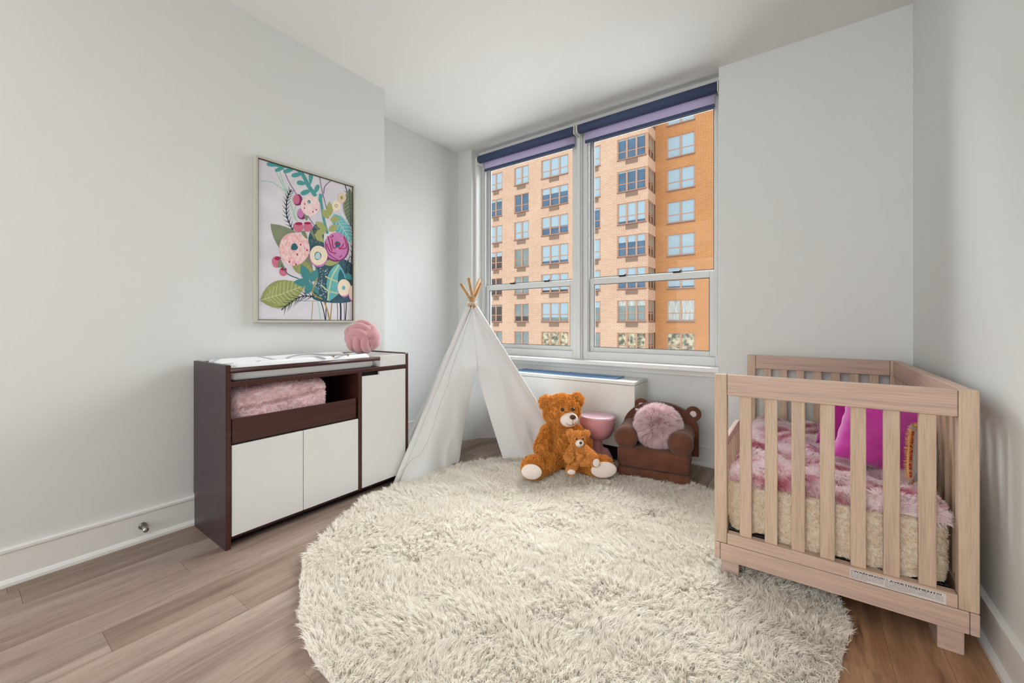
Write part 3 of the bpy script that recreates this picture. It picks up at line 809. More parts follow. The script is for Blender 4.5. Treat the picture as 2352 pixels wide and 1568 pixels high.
# ------------------------------------------------------------------ floral painting
def painting():
    root = empty('framed_painting', 'framed floral painting on the left wall above the changing table', 'painting', (-2.60, 1.3615, 1.539))
    ox, oy, oz = -2.60, 1.3615, 1.539
    y0, y1, z0, z1 = 1.040, 1.683, 1.054, 2.024; t = .014
    bm = bmesh.new()
    for q in ((y0, y0 + t, z0, z1), (y1 - t, y1, z0, z1), (y0 + t, y1 - t, z0, z0 + t), (y0 + t, y1 - t, z1 - t, z1)):
        box(bm, 0.001, .036, q[0] - oy, q[1] - oy, q[2] - oz, q[3] - oz, .0015)
    bm_obj('picture_frame', bm, mat('champagne_frame', (190, 188, 176), .4, .4), root)
    bm = bmesh.new()
    t2 = t + .004
    for q in ((y0 + t, y0 + t2, z0 + t, z1 - t), (y1 - t2, y1 - t, z0 + t, z1 - t), (y0 + t, y1 - t, z0 + t, z0 + t2), (y0 + t, y1 - t, z1 - t2, z1 - t)):
        box(bm, .024, .030, q[0] - oy, q[1] - oy, q[2] - oz, q[3] - oz)
    bm_obj('frame_liner', bm, mat('bronze_liner', (84, 66, 48), .5), root)
    cols = {}
    def cm(name, rgb, rgb2=None, sc=20):
        cols[name] = len(ms); ms.append(mat('paint_' + name, rgb, .7, .2, rgb2=rgb2, nscale=sc))
    ms = []
    cm('ground', (214, 210, 218), (226, 222, 228), 7)
    cm('teal', (84, 158, 158)); cm('teal2', (70, 138, 142)); cm('navy', (34, 48, 66)); cm('slate', (66, 100, 112), (56, 84, 98), 40)
    cm('pink', (236, 168, 172), (246, 214, 214), 45); cm('palepink', (240, 206, 206), (246, 226, 222), 50); cm('rose', (206, 118, 142)); cm('magenta', (148, 58, 112))
    cm('orchid', (196, 120, 176), (206, 136, 186), 14); cm('plum', (128, 56, 104)); cm('crimson', (160, 40, 84)); cm('cream', (240, 224, 200)); cm('olive', (146, 152, 92), (160, 166, 108), 12)
    cm('lime', (168, 172, 112)); cm('sage', (122, 132, 104), (136, 146, 118), 14); cm('mint', (160, 210, 184)); cm('aqua', (116, 186, 190), (100, 172, 176), 12); cm('iceblue', (186, 208, 214))
    cm('lilac', (148, 128, 156)); cm('lightveins', (196, 206, 160)); cm('ochre', (170, 146, 84)); cm('peach', (226, 200, 178)); cm('tealdark', (48, 104, 116))
    bm = bmesh.new(); layer = [0]
    XP = -2.576
    F = (-math.sin(YAW), math.cos(YAW)); R = (math.cos(YAW), math.sin(YAW))
    def W2(cx, cy):
        u = 560 + cx / 3.485; v = 330 + cy / 3.485
        dx = F[0] + R[0] * (u - 1176) / 932; dy = F[1] + R[1] * (u - 1176) / 932
        s = XP / dx
        return dy * s - oy, 1.05 + (742 - v) / 932 * s - oz
    YA, YB_, ZA, ZB = y0 + t2 - oy, y1 - t2 - oy, z0 + t2 - oz, z1 - t2 - oz
    def clip(poly):
        for ax, lim, sg in ((0, YA, 1), (0, YB_, -1), (1, ZA, 1), (1, ZB, -1)):
            out = []
            for i in range(len(poly)):
                a, b = poly[i - 1], poly[i]
                ia, ib = (a[ax] - lim) * sg >= 0, (b[ax] - lim) * sg >= 0
                if ia != ib:
                    tt_ = (lim - a[ax]) / (b[ax] - a[ax]); out.append((a[0] + (b[0] - a[0]) * tt_, a[1] + (b[1] - a[1]) * tt_))
                if ib: out.append(b)
            poly = out
            if len(poly) < 3: return []
        return poly
    def poly(pts, c, raw=False):
        layer[0] += 1
        P = clip(pts if raw else [W2(*p) for p in pts])
        if len(P) < 3: return
        x = .0235 + layer[0] * .000004
        f = bm.faces.new([bm.verts.new((x, p[0], p[1])) for p in P]); f.material_index = cols[c]
    def sm(pts, closed=True, n=6):
        out = []; N = len(pts); rng = N if closed else N - 1
        for i in range(rng):
            p0, p1, p2, p3 = [pts[(i + k) % N] if closed else pts[min(max(i + k, 0), N - 1)] for k in (-1, 0, 1, 2)]
            for k in range(n):
                t_ = k / n
                out.append(tuple(.5 * (2 * p1[q] + (p2[q] - p0[q]) * t_ + (2 * p0[q] - 5 * p1[q] + 4 * p2[q] - p3[q]) * t_ ** 2 + (3 * p1[q] - p0[q] - 3 * p2[q] + p3[q]) * t_ ** 3) for q in (0, 1)))
        if not closed: out.append(pts[-1])
        return out
    def e(cx, cy, rx, ry, c, wob=.03, rot=0):
        n_ = 26; ph = random.random() * 6
        P = []
        for k in range(n_):
            a = 2 * pi * k / n_; r = 1 + wob * math.sin(3 * a + ph)
            x, y = rx * r * math.cos(a), ry * r * math.sin(a)
            P.append((cx + x * math.cos(rot) - y * math.sin(rot), cy + x * math.sin(rot) + y * math.cos(rot)))
        poly(P, c)
    def line(pts, w, c, taper=False, smooth=True):
        P = sm(pts, False) if smooth and len(pts) > 2 else pts
        l_, r_ = [], []
        for i in range(len(P)):
            a, b = P[max(i - 1, 0)], P[min(i + 1, len(P) - 1)]; d = (b[0] - a[0], b[1] - a[1]); L = math.hypot(*d) or 1
            f0 = 1 - (i / (len(P) - 1)) * .8 if taper else 1
            n_ = (-d[1] / L * w / 2 * f0, d[0] / L * w / 2 * f0)
            l_.append((P[i][0] - n_[0], P[i][1] - n_[1])); r_.append((P[i][0] + n_[0], P[i][1] + n_[1]))
        layer[0] += 1
        for i in range(len(P) - 1):
            layer[0] -= 1; poly([l_[i], l_[i + 1], r_[i + 1], r_[i]], c)
    def leaf(a, b, w, c, vein=None, nv=0, bend=0, vw=4):
        d = (b[0] - a[0], b[1] - a[1]); L = math.hypot(*d); n_ = (-d[1] / L, d[0] / L); P = []
        for sgn in (1, -1):
            for k in range(11):
                t_ = k / 10 if sgn == 1 else 1 - k / 10
                s = math.sin(pi * t_ ** .85) * w / 2 * sgn + bend * math.sin(pi * t_)
                P.append((a[0] + d[0] * t_ + n_[0] * s, a[1] + d[1] * t_ + n_[1] * s))
        poly(P, c)
        if vein:
            line([a, (a[0] + d[0] * .5 + n_[0] * bend, a[1] + d[1] * .5 + n_[1] * bend), b], vw, vein)
            for k in range(1, nv + 1):
                t_ = k / (nv + 1); c0 = (a[0] + d[0] * t_ + n_[0] * bend * math.sin(pi * t_), a[1] + d[1] * t_ + n_[1] * bend * math.sin(pi * t_))
                for s in (1, -1):
                    h = math.sin(pi * t_ ** .85) * w / 2 * .82
                    line([c0, (c0[0] + n_[0] * h * s + d[0] * .11, c0[1] + n_[1] * h * s + d[1] * .11)], vw * .8, vein, smooth=False)
    def fern(pts, nb, ln, c, w=6, two=True):
        P = sm(pts, False, 8); line(pts, w, c)
        for k in range(1, nb):
            i = int(k / nb * (len(P) - 2)); a, b = P[i], P[i + 1]; d = (b[0] - a[0], b[1] - a[1]); L = math.hypot(*d) or 1
            for s in ((1, -1) if two else (1,)):
                line([a, (a[0] + d[0] / L * ln * .75 + -d[1] / L * ln * .6 * s, a[1] + d[1] / L * ln * .75 + d[0] / L * ln * .6 * s)], w * .9, c, True, False)
    poly([(YA, ZA), (YB_, ZA), (YB_, ZB), (YA, ZB)], 'ground', True)
    # lower slate mass and stems
    line([(130, 1252), (890, 1262)], 3, 'slate', smooth=False)
    for (x0_, x1_, c, w) in ((550, 540, 'ochre', 6), (590, 615, 'mint', 9), (615, 655, 'navy', 8), (655, 655, 'navy', 7), (640, 690, 'ochre', 12), (705, 690, 'ochre', 9), (745, 750, 'navy', 5), (772, 775, 'navy', 13), (800, 806, 'lilac', 8), (820, 812, 'navy', 8)):
        line([(x0_, 1255), ((x0_ + x1_) / 2 + 3, 1330), (x1_, 1425)], w, c)
    poly(sm([(520, 740), (580, 640), (640, 680), (660, 850), (880, 980), (885, 1250), (560, 1245), (590, 1080), (560, 960), (530, 860)]), 'slate')
    for k in range(60): e(570 + random.random() * 100, 980 + random.random() * 250, 3, 4, 'iceblue', 0)
    for k in range(30): e(540 + random.random() * 90, 660 + random.random() * 150, 3, 4, 'ochre', 0)
    # mint stems
    line([(130, 297), (230, 310), (340, 385)], 8, 'mint'); line([(245, 190), (300, 310), (345, 400)], 6, 'mint'); line([(265, 160), (330, 350), (420, 615)], 7, 'mint'); line([(460, 380), (400, 560), (430, 620)], 6, 'mint')
    line([(305, 175), (360, 300), (430, 420), (540, 620), (630, 720)], 7, 'lilac'); line([(605, 255), (630, 390), (680, 580)], 8, 'lilac'); line([(705, 288), (650, 340), (640, 400)], 9, 'lilac')
    # fern navy
    fern([(395, 700), (345, 580), (345, 450), (380, 365)], 12, 52, 'navy', 8)
    fern([(860, 660), (850, 480), (810, 330)], 7, 40, 'navy', 7)
    fern([(850, 1100), (870, 800), (870, 640)], 12, 40, 'navy', 7)
    fern([(850, 1160), (820, 1000), (850, 900)], 6, 45, 'navy', 5)
    # top teal sprig
    line([(225, 165), (430, 205), (520, 340), (575, 420)], 30, 'teal'); line([(610, 400), (640, 600), (670, 720)], 20, 'teal')
    for a, b, w in (((300, 165), (195, 165), 48), ((330, 185), (258, 215), 38), ((400, 205), (325, 222), 42), ((470, 240), (390, 255), 44), ((500, 320), (432, 310), 46), ((540, 370), (465, 400), 50), ((530, 330), (540, 230), 42), ((565, 400), (595, 335), 44), ((600, 480), (620, 410), 34), ((420, 200), (470, 210), 34)):
        L_ = math.hypot(b[0] - a[0], b[1] - a[1]); ux, uy = (b[0] - a[0]) / L_, (b[1] - a[1]) / L_; P = []
        for k in range(24):
            th = 2 * pi * k / 24; t_ = .5 - .5 * math.cos(th); q = math.sin(th) * w * .5 * (.35 + .65 * t_ ** .6)
            P.append((a[0] + ux * L_ * 1.12 * t_ - uy * q, a[1] + uy * L_ * 1.12 * t_ + ux * q))
        poly(P, 'teal')
    # leaves
    leaf((215, 640), (560, 1040), 190, 'sage', bend=-20); leaf((215, 640), (420, 860), 110, 'sage'); leaf((380, 950), (565, 1035), 110, 'olive')
    leaf((845, 360), (855, 660), 110, 'sage', 'slate', 9, vw=5); leaf((715, 560), (870, 800), 120, 'aqua', 'iceblue', 8, vw=5)
    for a, b in (((575, 625), (665, 690)), ((660, 690), (565, 730)), ((570, 715), (640, 790)), ((680, 700), (755, 650)), ((690, 610), (770, 600)), ((680, 600), (625, 520)), ((690, 580), (685, 460)), ((640, 960), (770, 940))):
        leaf(a, b, 52, 'lime')
    # stems to small cream flowers
    line([(735, 520), (800, 600), (840, 650)], 6, 'iceblue'); line([(780, 450), (800, 560)], 5, 'iceblue')
    e(784, 433, 34, 42, 'peach'); e(783, 431, 11, 14, 'olive'); e(740, 496, 34, 42, 'cream'); e(740, 496, 12, 13, 'olive'); e(740, 496, 7, 8, 'palepink')
    # plum buds
    e(433, 450, 37, 46, 'plum'); e(420, 445, 27, 38, 'rose'); e(465, 562, 36, 45, 'plum'); e(455, 555, 26, 38, 'orchid')
    e(436, 668, 39, 42, 'rose'); e(440, 640, 30, 12, 'crimson'); e(513, 665, 38, 40, 'rose'); e(510, 636, 28, 10, 'crimson')
    poly(sm([(480, 560), (515, 580), (500, 615)]), 'sage'); poly(sm([(460, 705), (490, 700), (510, 760), (480, 740)]), 'sage'); poly(sm([(530, 700), (550, 690), (570, 770)]), 'sage')
    e(262, 945, 37, 47, 'rose'); e(272, 918, 26, 16, 'crimson'); e(316, 1025, 32, 34, 'rose'); e(318, 1003, 26, 12, 'crimson')
    poly(sm([(290, 920), (330, 1000), (300, 990), (270, 985)]), 'sage'); line([(300, 970), (350, 1040), (440, 1080)], 7, 'slate')
    # pink ranunculus
    e(532, 497, 76, 82, 'palepink', .02); e(522, 465, 13, 14, 'teal2')
    for k in range(26):
        a = random.random() * 6.28; r = .35 + .6 * random.random()
        line([(532 + 72 * r * math.cos(a + q * .16), 497 + 78 * r * math.sin(a + q * .16)) for q in range(3)], 4, random.choice(['pink', 'cream', 'palepink']))
    for p in ((487, 482), (485, 515), (580, 528), (553, 545)): e(*p, 5, 7, 'crimson')
    e(404, 842, 122, 132, 'pink', .02)
    for k in range(80):
        a = random.random() * 6.28; r = .25 + .72 * random.random()
        line([(404 + 118 * r * math.cos(a + q * .13), 842 + 128 * r * math.sin(a + q * .13)) for q in range(4)], 6, random.choice(['palepink', 'palepink', 'pink', 'cream', 'peach']))
    e(404, 826, 27, 28, 'tealdark', .08)
    for p in ((455, 808), (428, 885), (506, 852), (365, 945), (417, 965)): e(*p, 6, 8, 'crimson')
    # orchid rose
    e(743, 830, 98, 118, 'plum', .03); e(738, 822, 94, 112, 'orchid', .03)
    for P in ([(690, 750), (715, 740), (705, 730)], [(705, 760), (715, 830), (740, 830)], [(660, 800), (690, 860), (740, 878)], [(672, 740), (700, 840), (710, 850)], [(800, 740), (820, 830), (760, 840)], [(765, 910), (785, 895)], [(735, 790), (770, 835), (800, 800)]):
        line(P, 8, 'crimson')
    line([(650, 780), (665, 860), (700, 900), (760, 935)], 7, 'plum'); e(750, 805, 22, 24, 'tealdark', .1); e(748, 800, 26, 6, 'crimson')
    # cream donut
    e(598, 905, 72, 82, 'orchid', .02); e(598, 893, 70, 78, 'cream', .02); e(592, 897, 28, 33, 'tealdark', .03); e(592, 898, 23, 28, 'iceblue', .04)
    # big aqua leaf
    leaf((755, 955), (680, 1265), 150, 'aqua', bend=-18); line([(760, 970), (700, 1080), (670, 1255)], 12, 'lightveins'); line([(650, 1060), (700, 1085), (770, 1110)], 11, 'lightveins'); line([(618, 1130), (680, 1180), (755, 1195)], 11, 'lightveins')
    leaf((770, 1000), (800, 1240), 60, 'tealdark'); leaf((810, 1040), (870, 1090), 50, 'teal2')
    # olive veined leaf
    leaf((132, 1252), (495, 1128), 225, 'olive', 'lightveins', 11, bend=8, vw=5)
    for a, b, w in (((520, 1100), (460, 965), 72), ((540, 1105), (585, 1005), 74), ((535, 1115), (395, 1105), 66), ((545, 1120), (490, 1205), 62), ((560, 1150), (600, 1200), 40)): leaf(a, b, w, 'teal2')
    line([(520, 1040), (545, 1120), (620, 1240)], 8, 'teal2'); line([(590, 1070), (550, 1190), (630, 1245)], 10, 'ochre')
    fern([(560, 1225), (470, 1220), (380, 1265), (300, 1330)], 9, 75, 'navy', 7)
    # right cream donuts
    e(802, 1158, 54, 68, 'orchid'); e(802, 1150, 53, 66, 'cream'); e(798, 1153, 14, 17, 'aqua'); e(878, 1200, 42, 66, 'orchid'); e(882, 1192, 42, 62, 'cream'); e(884, 1192, 12, 20, 'tealdark')
    o = bm_obj('painted_canvas', bm, ms, root); o['label'] = 'canvas painted with pink, magenta and cream flowers and teal leaves'
    bm = bmesh.new(); box(bm, .002, .0232, YA - .003, YB_ + .003, ZA - .003, ZB + .003); bm_obj('stretcher_board', bm, 'mattress', root)
painting()

# ------------------------------------------------------------------ play tent
APEX = Vector((-2.115, 2.41, 1.195))
FA, FB, FC, FD = Vector((-2.14, 1.69, .0)), Vector((-1.48, 2.84, .0)), Vector((-2.66, 2.18, .0)), Vector((-2.22, 2.925, .0))
root = empty('play_tent', 'white canvas play tent with four wooden poles beside the window', 'tent', (APEX.x, APEX.y, 0))
OT = Vector((APEX.x, APEX.y, 0))
for F_, zt_, off in ((FA, 1.405, (-.006, -.012, 0)), (FB, 1.36, (.012, -.008, 0)), (FC, 1.365, (-.008, .014, 0)), (FD, 1.40, (.006, .012, 0))):
    a = F_ - OT; c = Vector((0, 0, 1.215)) + Vector(off); t_ = (zt_) / 1.215
    bm = bmesh.new(); tube(bm, [a, a.lerp(c, t_)], .0115, 14); bm_obj('pole', bm, 'stick', root, False)
def wr(p, k=1.0, sc=3.0, seed=0):
    return (noise.noise(Vector((p.x * sc, p.y * sc, p.z * sc * .45 + seed))) * .050 + noise.noise(Vector((p.x * 9, p.y * 9, p.z * 2.2 + seed))) * .022 + (1 - abs(noise.noise(Vector((p.x * 6 + p.z * 2, p.y * 6, p.z * 1.2 + seed * 3))))) ** 6 * .014) * k
AP = Vector((0, 0, 1.185))
def panel(name, P, Q, sag, seed, lift=.03, top=.02):
    P = P - OT; Q = Q - OT; nr = (Q - P).cross(Vector((0, 0, 1))).normalized()
    if nr.dot(P) < 0: nr = -nr
    bm = bmesh.new()
    def fn(s, t):
        s2 = top + (1 - top) * s
        hem = P.lerp(Q, t) + Vector((0, 0, .012 + lift * math.sin(pi * t)))
        p = AP.lerp(hem, s2)
        k = math.sin(pi * t) ** .7 * s2
        p += nr * (.012 - sag * math.sin(pi * t) * s2 ** 1.5 + wr(p, k, seed=seed) * 1.2)
        if name == 'side_panel' and Q.y < 0 and P.x < 0:   # the cloth gives way to the cabinet corner
            lim = -2.135 - max(0, p.y + OT.y - 1.84) * 1.6 - OT.x
            p.x = max(p.x, lim)
        return p
    grid(bm, 60, 40, fn)
    o = bm_obj(name, bm, 'canvas', root); return o
panel('side_panel', FC, FA, .02, 1); panel('back_panel', FD, FC, .03, 2, .03); panel('side_panel', FB, FD, .03, 3)
P0 = Vector((-2.003, 2.332, .715)) - OT
def flap(name, F_, hemIn, seed, sgn):
    A = F_ - OT; I = hemIn - OT
    s0 = .40
    nr = (FB - FA).cross(Vector((0, 0, 1))).normalized()
    if nr.dot(A) < 0: nr = -nr
    bm = bmesh.new()
    def inner(s):
        if s < s0: return AP.lerp(P0, s / s0)
        q = (s - s0) / (1 - s0); p = P0.lerp(I, q); return p + nr * (-.03 * math.sin(pi * q))
    def fn(s, t):
        s2 = .02 + .98 * s
        a = AP.lerp(A + Vector((0, 0, .012)), s2); b = inner(s2)
        p = a.lerp(b, t)
        fold = math.sin(t * 9 + seed) * .020 * s2 * (1 - .5 * t) * math.sin(pi * min(1, t * 1.4) * .7)
        p += nr * (.013 + fold + wr(p, math.sin(pi * t * .85) * s2, seed=seed) + .03 * math.sin(pi * t) * s2)
        return p
    grid(bm, 70, 36, fn)
    return bm_obj(name, bm, 'canvas', root), fn
fl, fnl = flap('door_flap', FA, Vector((-2.084, 2.219, .03)), 5, 1)
fr_, fnr = flap('door_flap', FB, Vector((-1.843, 2.452, .03)), 8, -1)
# pole sleeves
for F_, off in ((FA, (-.006, -.012, 0)), (FB, (.012, -.008, 0)), (FC, (-.008, .014, 0)), (FD, (.006, .012, 0))):
    a = F_ - OT; bm = bmesh.new(); n_ = 12; tp = Vector((0, 0, 1.215)) + Vector(off)
    tube(bm, [a.lerp(tp, .012 + k / n_ * .955) for k in range(n_ + 1)], .0195, 14); bm_obj('pole_sleeve', bm, 'canvas', root, True)
# cords at the crossing and ring
bm = bmesh.new()
for k in range(3):
    z = 1.196 + k * .009; tube(bm, [((.028 + .004 * k) * math.cos(t * .52), (.028 + .004 * k) * math.sin(t * .52), z + .006 * math.sin(t)) for t in range(12)], .0022, 6, closed=True)
tube(bm, [(.02, -.02, 1.20), (-.03, -.035, 1.25), (.01, -.04, 1.27), (.05, .01, 1.24), (.03, -.02, 1.19)], .0016, 6)
bm_obj('binding_cord', bm, 'trim', root)
# tie bands on the flap edge
# string lights hanging down the front pole
bm = bmesh.new(); pts = []
path = [(.02, .30), (.08, .25), (.16, .22), (.25, .18), (.34, .17), (.43, .20), (.50, .24), (.56, .22), (.64, .23), (.72, .25), (.80, .24), (.86, .20), (.88, .10), (.93, .0)]
for s, t in path: pts.append(fnl(s, t) + OT + Vector((.012, -.010, 0)))
sp = []
for i in range(len(pts) - 1):
    for k in range(4): sp.append(pts[i].lerp(pts[i + 1], k / 4) + Vector((random.uniform(-1, 1), random.uniform(-1, 1), random.uniform(-1, 1))) * .0012)
sp.append(pts[-1])
rt = empty('string_lights', 'thin silver string of tiny lights draped down the left tent flap', 'string lights', tuple(sp[-1]))
tube(bm, [p - sp[-1] for p in sp], .0011, 5); bm_obj('wire', bm, 'wire', rt)
for i in range(2, len(pts) - 1):
    bm = bmesh.new(); p = pts[i] - sp[-1]; tube(bm, [p, p + Vector((.008, .004, -.006))], .0014, 6); ell(bm, p + Vector((.010, .005, -.008)), (.003, .003, .004), sub=1); bm_obj('bulb', bm, 'trim', rt)

# ------------------------------------------------------------------ rug
def rug():
    cx, cy, R0 = -1.019, 1.760, 1.118
    def rad(a): return R0 + .010 * np.sin(a * 5 + 1) + .006 * np.sin(a * 13) - .015 * np.cos(a - 2.6)
    N = 160; bm = bmesh.new()
    ang = [2 * pi * k / N for k in range(N)]
    lo = [bm.verts.new((math.cos(a) * float(rad(a)), math.sin(a) * float(rad(a)), .002)) for a in ang]
    hi = [bm.verts.new((math.cos(a) * float(rad(a)) * .997, math.sin(a) * float(rad(a)) * .997, .012)) for a in ang]
    for i in range(N):
        j = (i + 1) % N; bm.faces.new((lo[i], lo[j], hi[j], hi[i]))
    bm.faces.new(hi); bm.faces.new(list(reversed(lo)))
    bmesh.ops.triangulate(bm, faces=bm.faces)
    me = bpy.data.meshes.new('t'); bm.to_mesh(me); bm.free()
    v, t, nn = tri_data(me)
    sp = .0135; g = np.arange(-1.2, 1.2, sp); X, Y = np.meshgrid(g, g); cc = np.c_[X.ravel(), Y.ravel()] + RNG.normal(size=(X.size, 2)) * sp * .35
    a = np.arctan2(cc[:, 1], cc[:, 0]); r = np.hypot(cc[:, 0], cc[:, 1]); cc = cc[r < rad(a) - .004]
    per = 16; n = len(cc) * per
    ci = np.repeat(np.arange(len(cc)), per)
    P3 = np.c_[cc, np.zeros(len(cc))]
    lean = vnoise(P3, 7, 5)[:, :2] * .5 + vnoise(P3, 22, 9)[:, :2] * .45 + RNG.normal(size=cc.shape) * .45
    a = np.arctan2(cc[:, 1], cc[:, 0]); r = np.hypot(cc[:, 0], cc[:, 1]); edge = np.clip((r - (R0 - .06)) / .06, 0, 1)[:, None]
    lean += np.c_[np.cos(a), np.sin(a)] * edge * .6
    hgt = .019 + .009 * (vnoise(P3, 16, 21)[:, 0]) * .35 + RNG.normal(size=len(cc)) * .004
    root_ = cc[ci] + RNG.normal(size=(n, 2)) * sp * .42
    P = np.c_[root_, np.full(n, .011)]
    tipc = np.c_[cc + lean * .013, .011 + np.clip(hgt, .014, .05)][ci] + RNG.normal(size=(n, 3)) * np.array([.0065, .0065, .003])
    D = tipc - P; L = np.linalg.norm(D, axis=1); D /= L[:, None]
    D0 = D + np.array([0, 0, .7]); D0 /= np.linalg.norm(D0, axis=1)[:, None]
    D1 = D - np.array([0, 0, .35]); D1 /= np.linalg.norm(D1, axis=1)[:, None]
    sv, Q, T, tt = strands(P, D0, D1, L * 1.15, .0017, curl=.0020)
    off = len(v)
    me2 = mesh_np('shag_rug', np.concatenate([v, sv]), Q + off, np.concatenate([t, T + off]), np.concatenate([np.zeros(off), tt]))
    bpy.data.meshes.remove(me)
    o = link('shag_rug', me2, 'rug'); o.location = (cx, cy, 0)
    tag(o, 'large round ivory shag rug in the middle of the floor', 'rug')
rug()

# ------------------------------------------------------------------ teddy bears
def teddy(name, label, loc, rz, k, E, m, nf, fl, fw):
    """E: dict of ellipsoids in local metres (x picture right, y away, z up)"""
    root = empty(name, label, 'teddy bear', loc, rz)
    bm = bmesh.new()
    for c, r, rot in E['body']:
        ell(bm, c, r, Matrix.Rotation(math.radians(rot[0]), 3, rot[1]).to_quaternion() if rot else None)
    for a, b, ra, rb in E['limbs']: limb(bm, a, b, ra, rb)
    me = remesh(bm, E['voxel'], E.get('smooth', 5))
    mz = Vector(E['muzzle'][0]); mr = Vector(E['muzzle'][1])
    pads = E['pads']
    def keep(c):
        d = np.ones(len(c))
        q = (c - np.array(mz)) / (np.array(mr) * 1.0); d[(q ** 2).sum(1) < 1.0] = 0
        for ec in E['eyes']:
            d[np.linalg.norm(c - np.array(ec), axis=1) < E['eyer'] * 1.9] = 0
        for pc, pr, pn in pads:
            nv = np.array(Vector(pn).normalized()); w = c - np.array(pc); al = w @ nv
            pp = w - al[:, None] * nv
            d[(np.linalg.norm(pp, axis=1) < min(pr) * .93) & (al > -.02 * k)] = 0
        return d
    hc = E['head']
    fm = furred(me, nf, fl, fw, lean=.62, grav=(0, 0, -.7), seed=4, nf=30 / k, nstr=.8, rand=.7, keep=keep, curl=fl * .05, clump=9)
    bpy.data.meshes.remove(me)
    link('body', fm, m, root)
    bm = bmesh.new(); ell(bm, mz, mr); bm_obj('muzzle', bm, 'muzzle', root)['label'] = 'cream white muzzle'
    bm = bmesh.new(); c, r = E['nose']; ell(bm, c, r); bm_obj('nose', bm, 'nosebrown', root)
    for c in E['eyes']:
        bm = bmesh.new(); ell(bm, c, (E['eyer'],) * 3); bm_obj('eye', bm, 'eye', root)
    bm = bmesh.new()
    nc = Vector(E['nose'][0])
    def on(dx, dz):
        x = nc.x + dx - mz.x; z = nc.z + dz - mz.z
        q = 1 - (x / mr.x) ** 2 - (z / mr.z) ** 2
        return Vector((nc.x + dx, mz.y - mr.y * math.sqrt(max(q, .02)) - .0006, nc.z + dz))
    tube(bm, [on(0, -t_ * .0085 * k) for t_ in range(0, 7)], .0014 * k, 6)
    tube(bm, [on((-.044 + .0115 * t_) * k, (-.030 - .026 * math.sin(pi * (.12 + .80 * t_ / 6))) * k) for t_ in range(7)], .0014 * k, 6)
    bm_obj('mouth_stitching', bm, 'nosebrown', root)
    for pc, pr, pn in pads:
        bm = bmesh.new(); q = Vector((0, 0, 1)).rotation_difference(Vector(pn)) if True else None
        qq = Vector(pn).normalized().to_track_quat('Z', 'Y')
        b2 = bmesh.new(); bmesh.ops.create_icosphere(b2, subdivisions=3, radius=1)
        # shape: flattened disc, width pr[0] along horizontal, height pr[1]
        nrm = Vector(pn).normalized(); hx = Vector((0, 0, 1)).cross(nrm).normalized(); hz = nrm.cross(hx)
        for v in b2.verts:
            p = v.co.copy(); v.co = Vector(pc) + hx * p.x * pr[0] + hz * p.y * pr[1] + nrm * p.z * .012 * k
        for f in b2.faces: f.smooth = True
        bm.free(); bm_obj('foot_pad', b2, 'muzzle', root)
    return root
big = dict(voxel=.008, head=(.0, 0, .42),
    body=[((.0, -.02, .425), (.125, .112, .112), None), ((-.01, -.012, .40), (.118, .10, .085), None),
          ((-.108, .0, .478), (.052, .026, .052), None), ((.104, .0, .492), (.052, .026, .052), None),
          ((.01, .02, .15), (.120, .115, .14), None), ((.005, .02, .25), (.105, .085, .10), None), ((.005, .01, .31), (.085, .07, .06), None),
          ((-.215, -.225, .098), (.072, .060, .074), None), ((.238, -.175, .088), (.082, .060, .070), None)],
    limbs=[((-.095, .0, .27), (-.140, -.06, .175), .052, .058), ((.10, .0, .27), (.15, -.05, .20), .050, .052),
           ((-.06, -.03, .10), (-.19, -.19, .08), .082, .066), ((.07, -.02, .095), (.21, -.15, .08), .080, .066)],
    muzzle=((.036, -.118, .385), (.062, .040, .052)), nose=((.056, -.156, .410), (.021, .012, .016)),
    eyes=[(-.010, -.131, .455), (.062, -.120, .455)], eyer=.0125,
    pads=[((-.226, -.282, .090), (.066, .052), (-.12, -1, -.10)), ((.247, -.231, .084), (.086, .054), (.05, -1, -.04))])
BC = (-1.387, 2.537, .012)
teddy('teddy_bear', 'big ginger teddy bear sitting on the rug with the small bear on its lap', BC, YAW, 1.0, big, 'teddy', 90000, .0165, .00085)
small = dict(voxel=.0045, head=(0, 0, .18),
    body=[((-.002, -.005, .178), (.052, .048, .046), None), ((-.050, .0, .212), (.025, .013, .025), None), ((.054, .0, .208), (.025, .013, .025), None),
          ((.0, 0, .070), (.040, .044, .056), None), ((.0, .0, .12), (.038, .034, .03), None),
          ((-.052, -.055, -.012), (.029, .027, .033), None), ((.102, -.050, .040), (.027, .027, .029), None)],
    limbs=[((-.040, -.01, .118), (-.066, -.05, .066), .020, .029), ((.042, -.01, .120), (.098, -.04, .066), .020, .028),
           ((-.022, -.015, .025), (-.050, -.05, -.008), .030, .025), ((.028, -.01, .03), (.088, -.04, .038), .030, .024)],
    muzzle=((.004, -.048, .160), (.028, .020, .026)), nose=((.008, -.067, .167), (.0095, .006, .0085)),
    eyes=[(-.016, -.057, .190), (.026, -.054, .190)], eyer=.006, smooth=4,
    pads=[((-.054, -.080, -.016), (.026, .020), (-.05, -1, -.25)), ((.106, -.078, .042), (.023, .025), (.25, -1, .15))])
dS = 2.68; rS = (1327 - 1176) / 932 * dS
SB = (-math.sin(YAW) * dS + math.cos(YAW) * rS, math.cos(YAW) * dS + math.sin(YAW) * rS, .112)
teddy('teddy_bear', 'small light ginger teddy bear sitting on the lap of the big one', SB, YAW, .45, small, 'teddy_s', 40000, .0095, .0006)

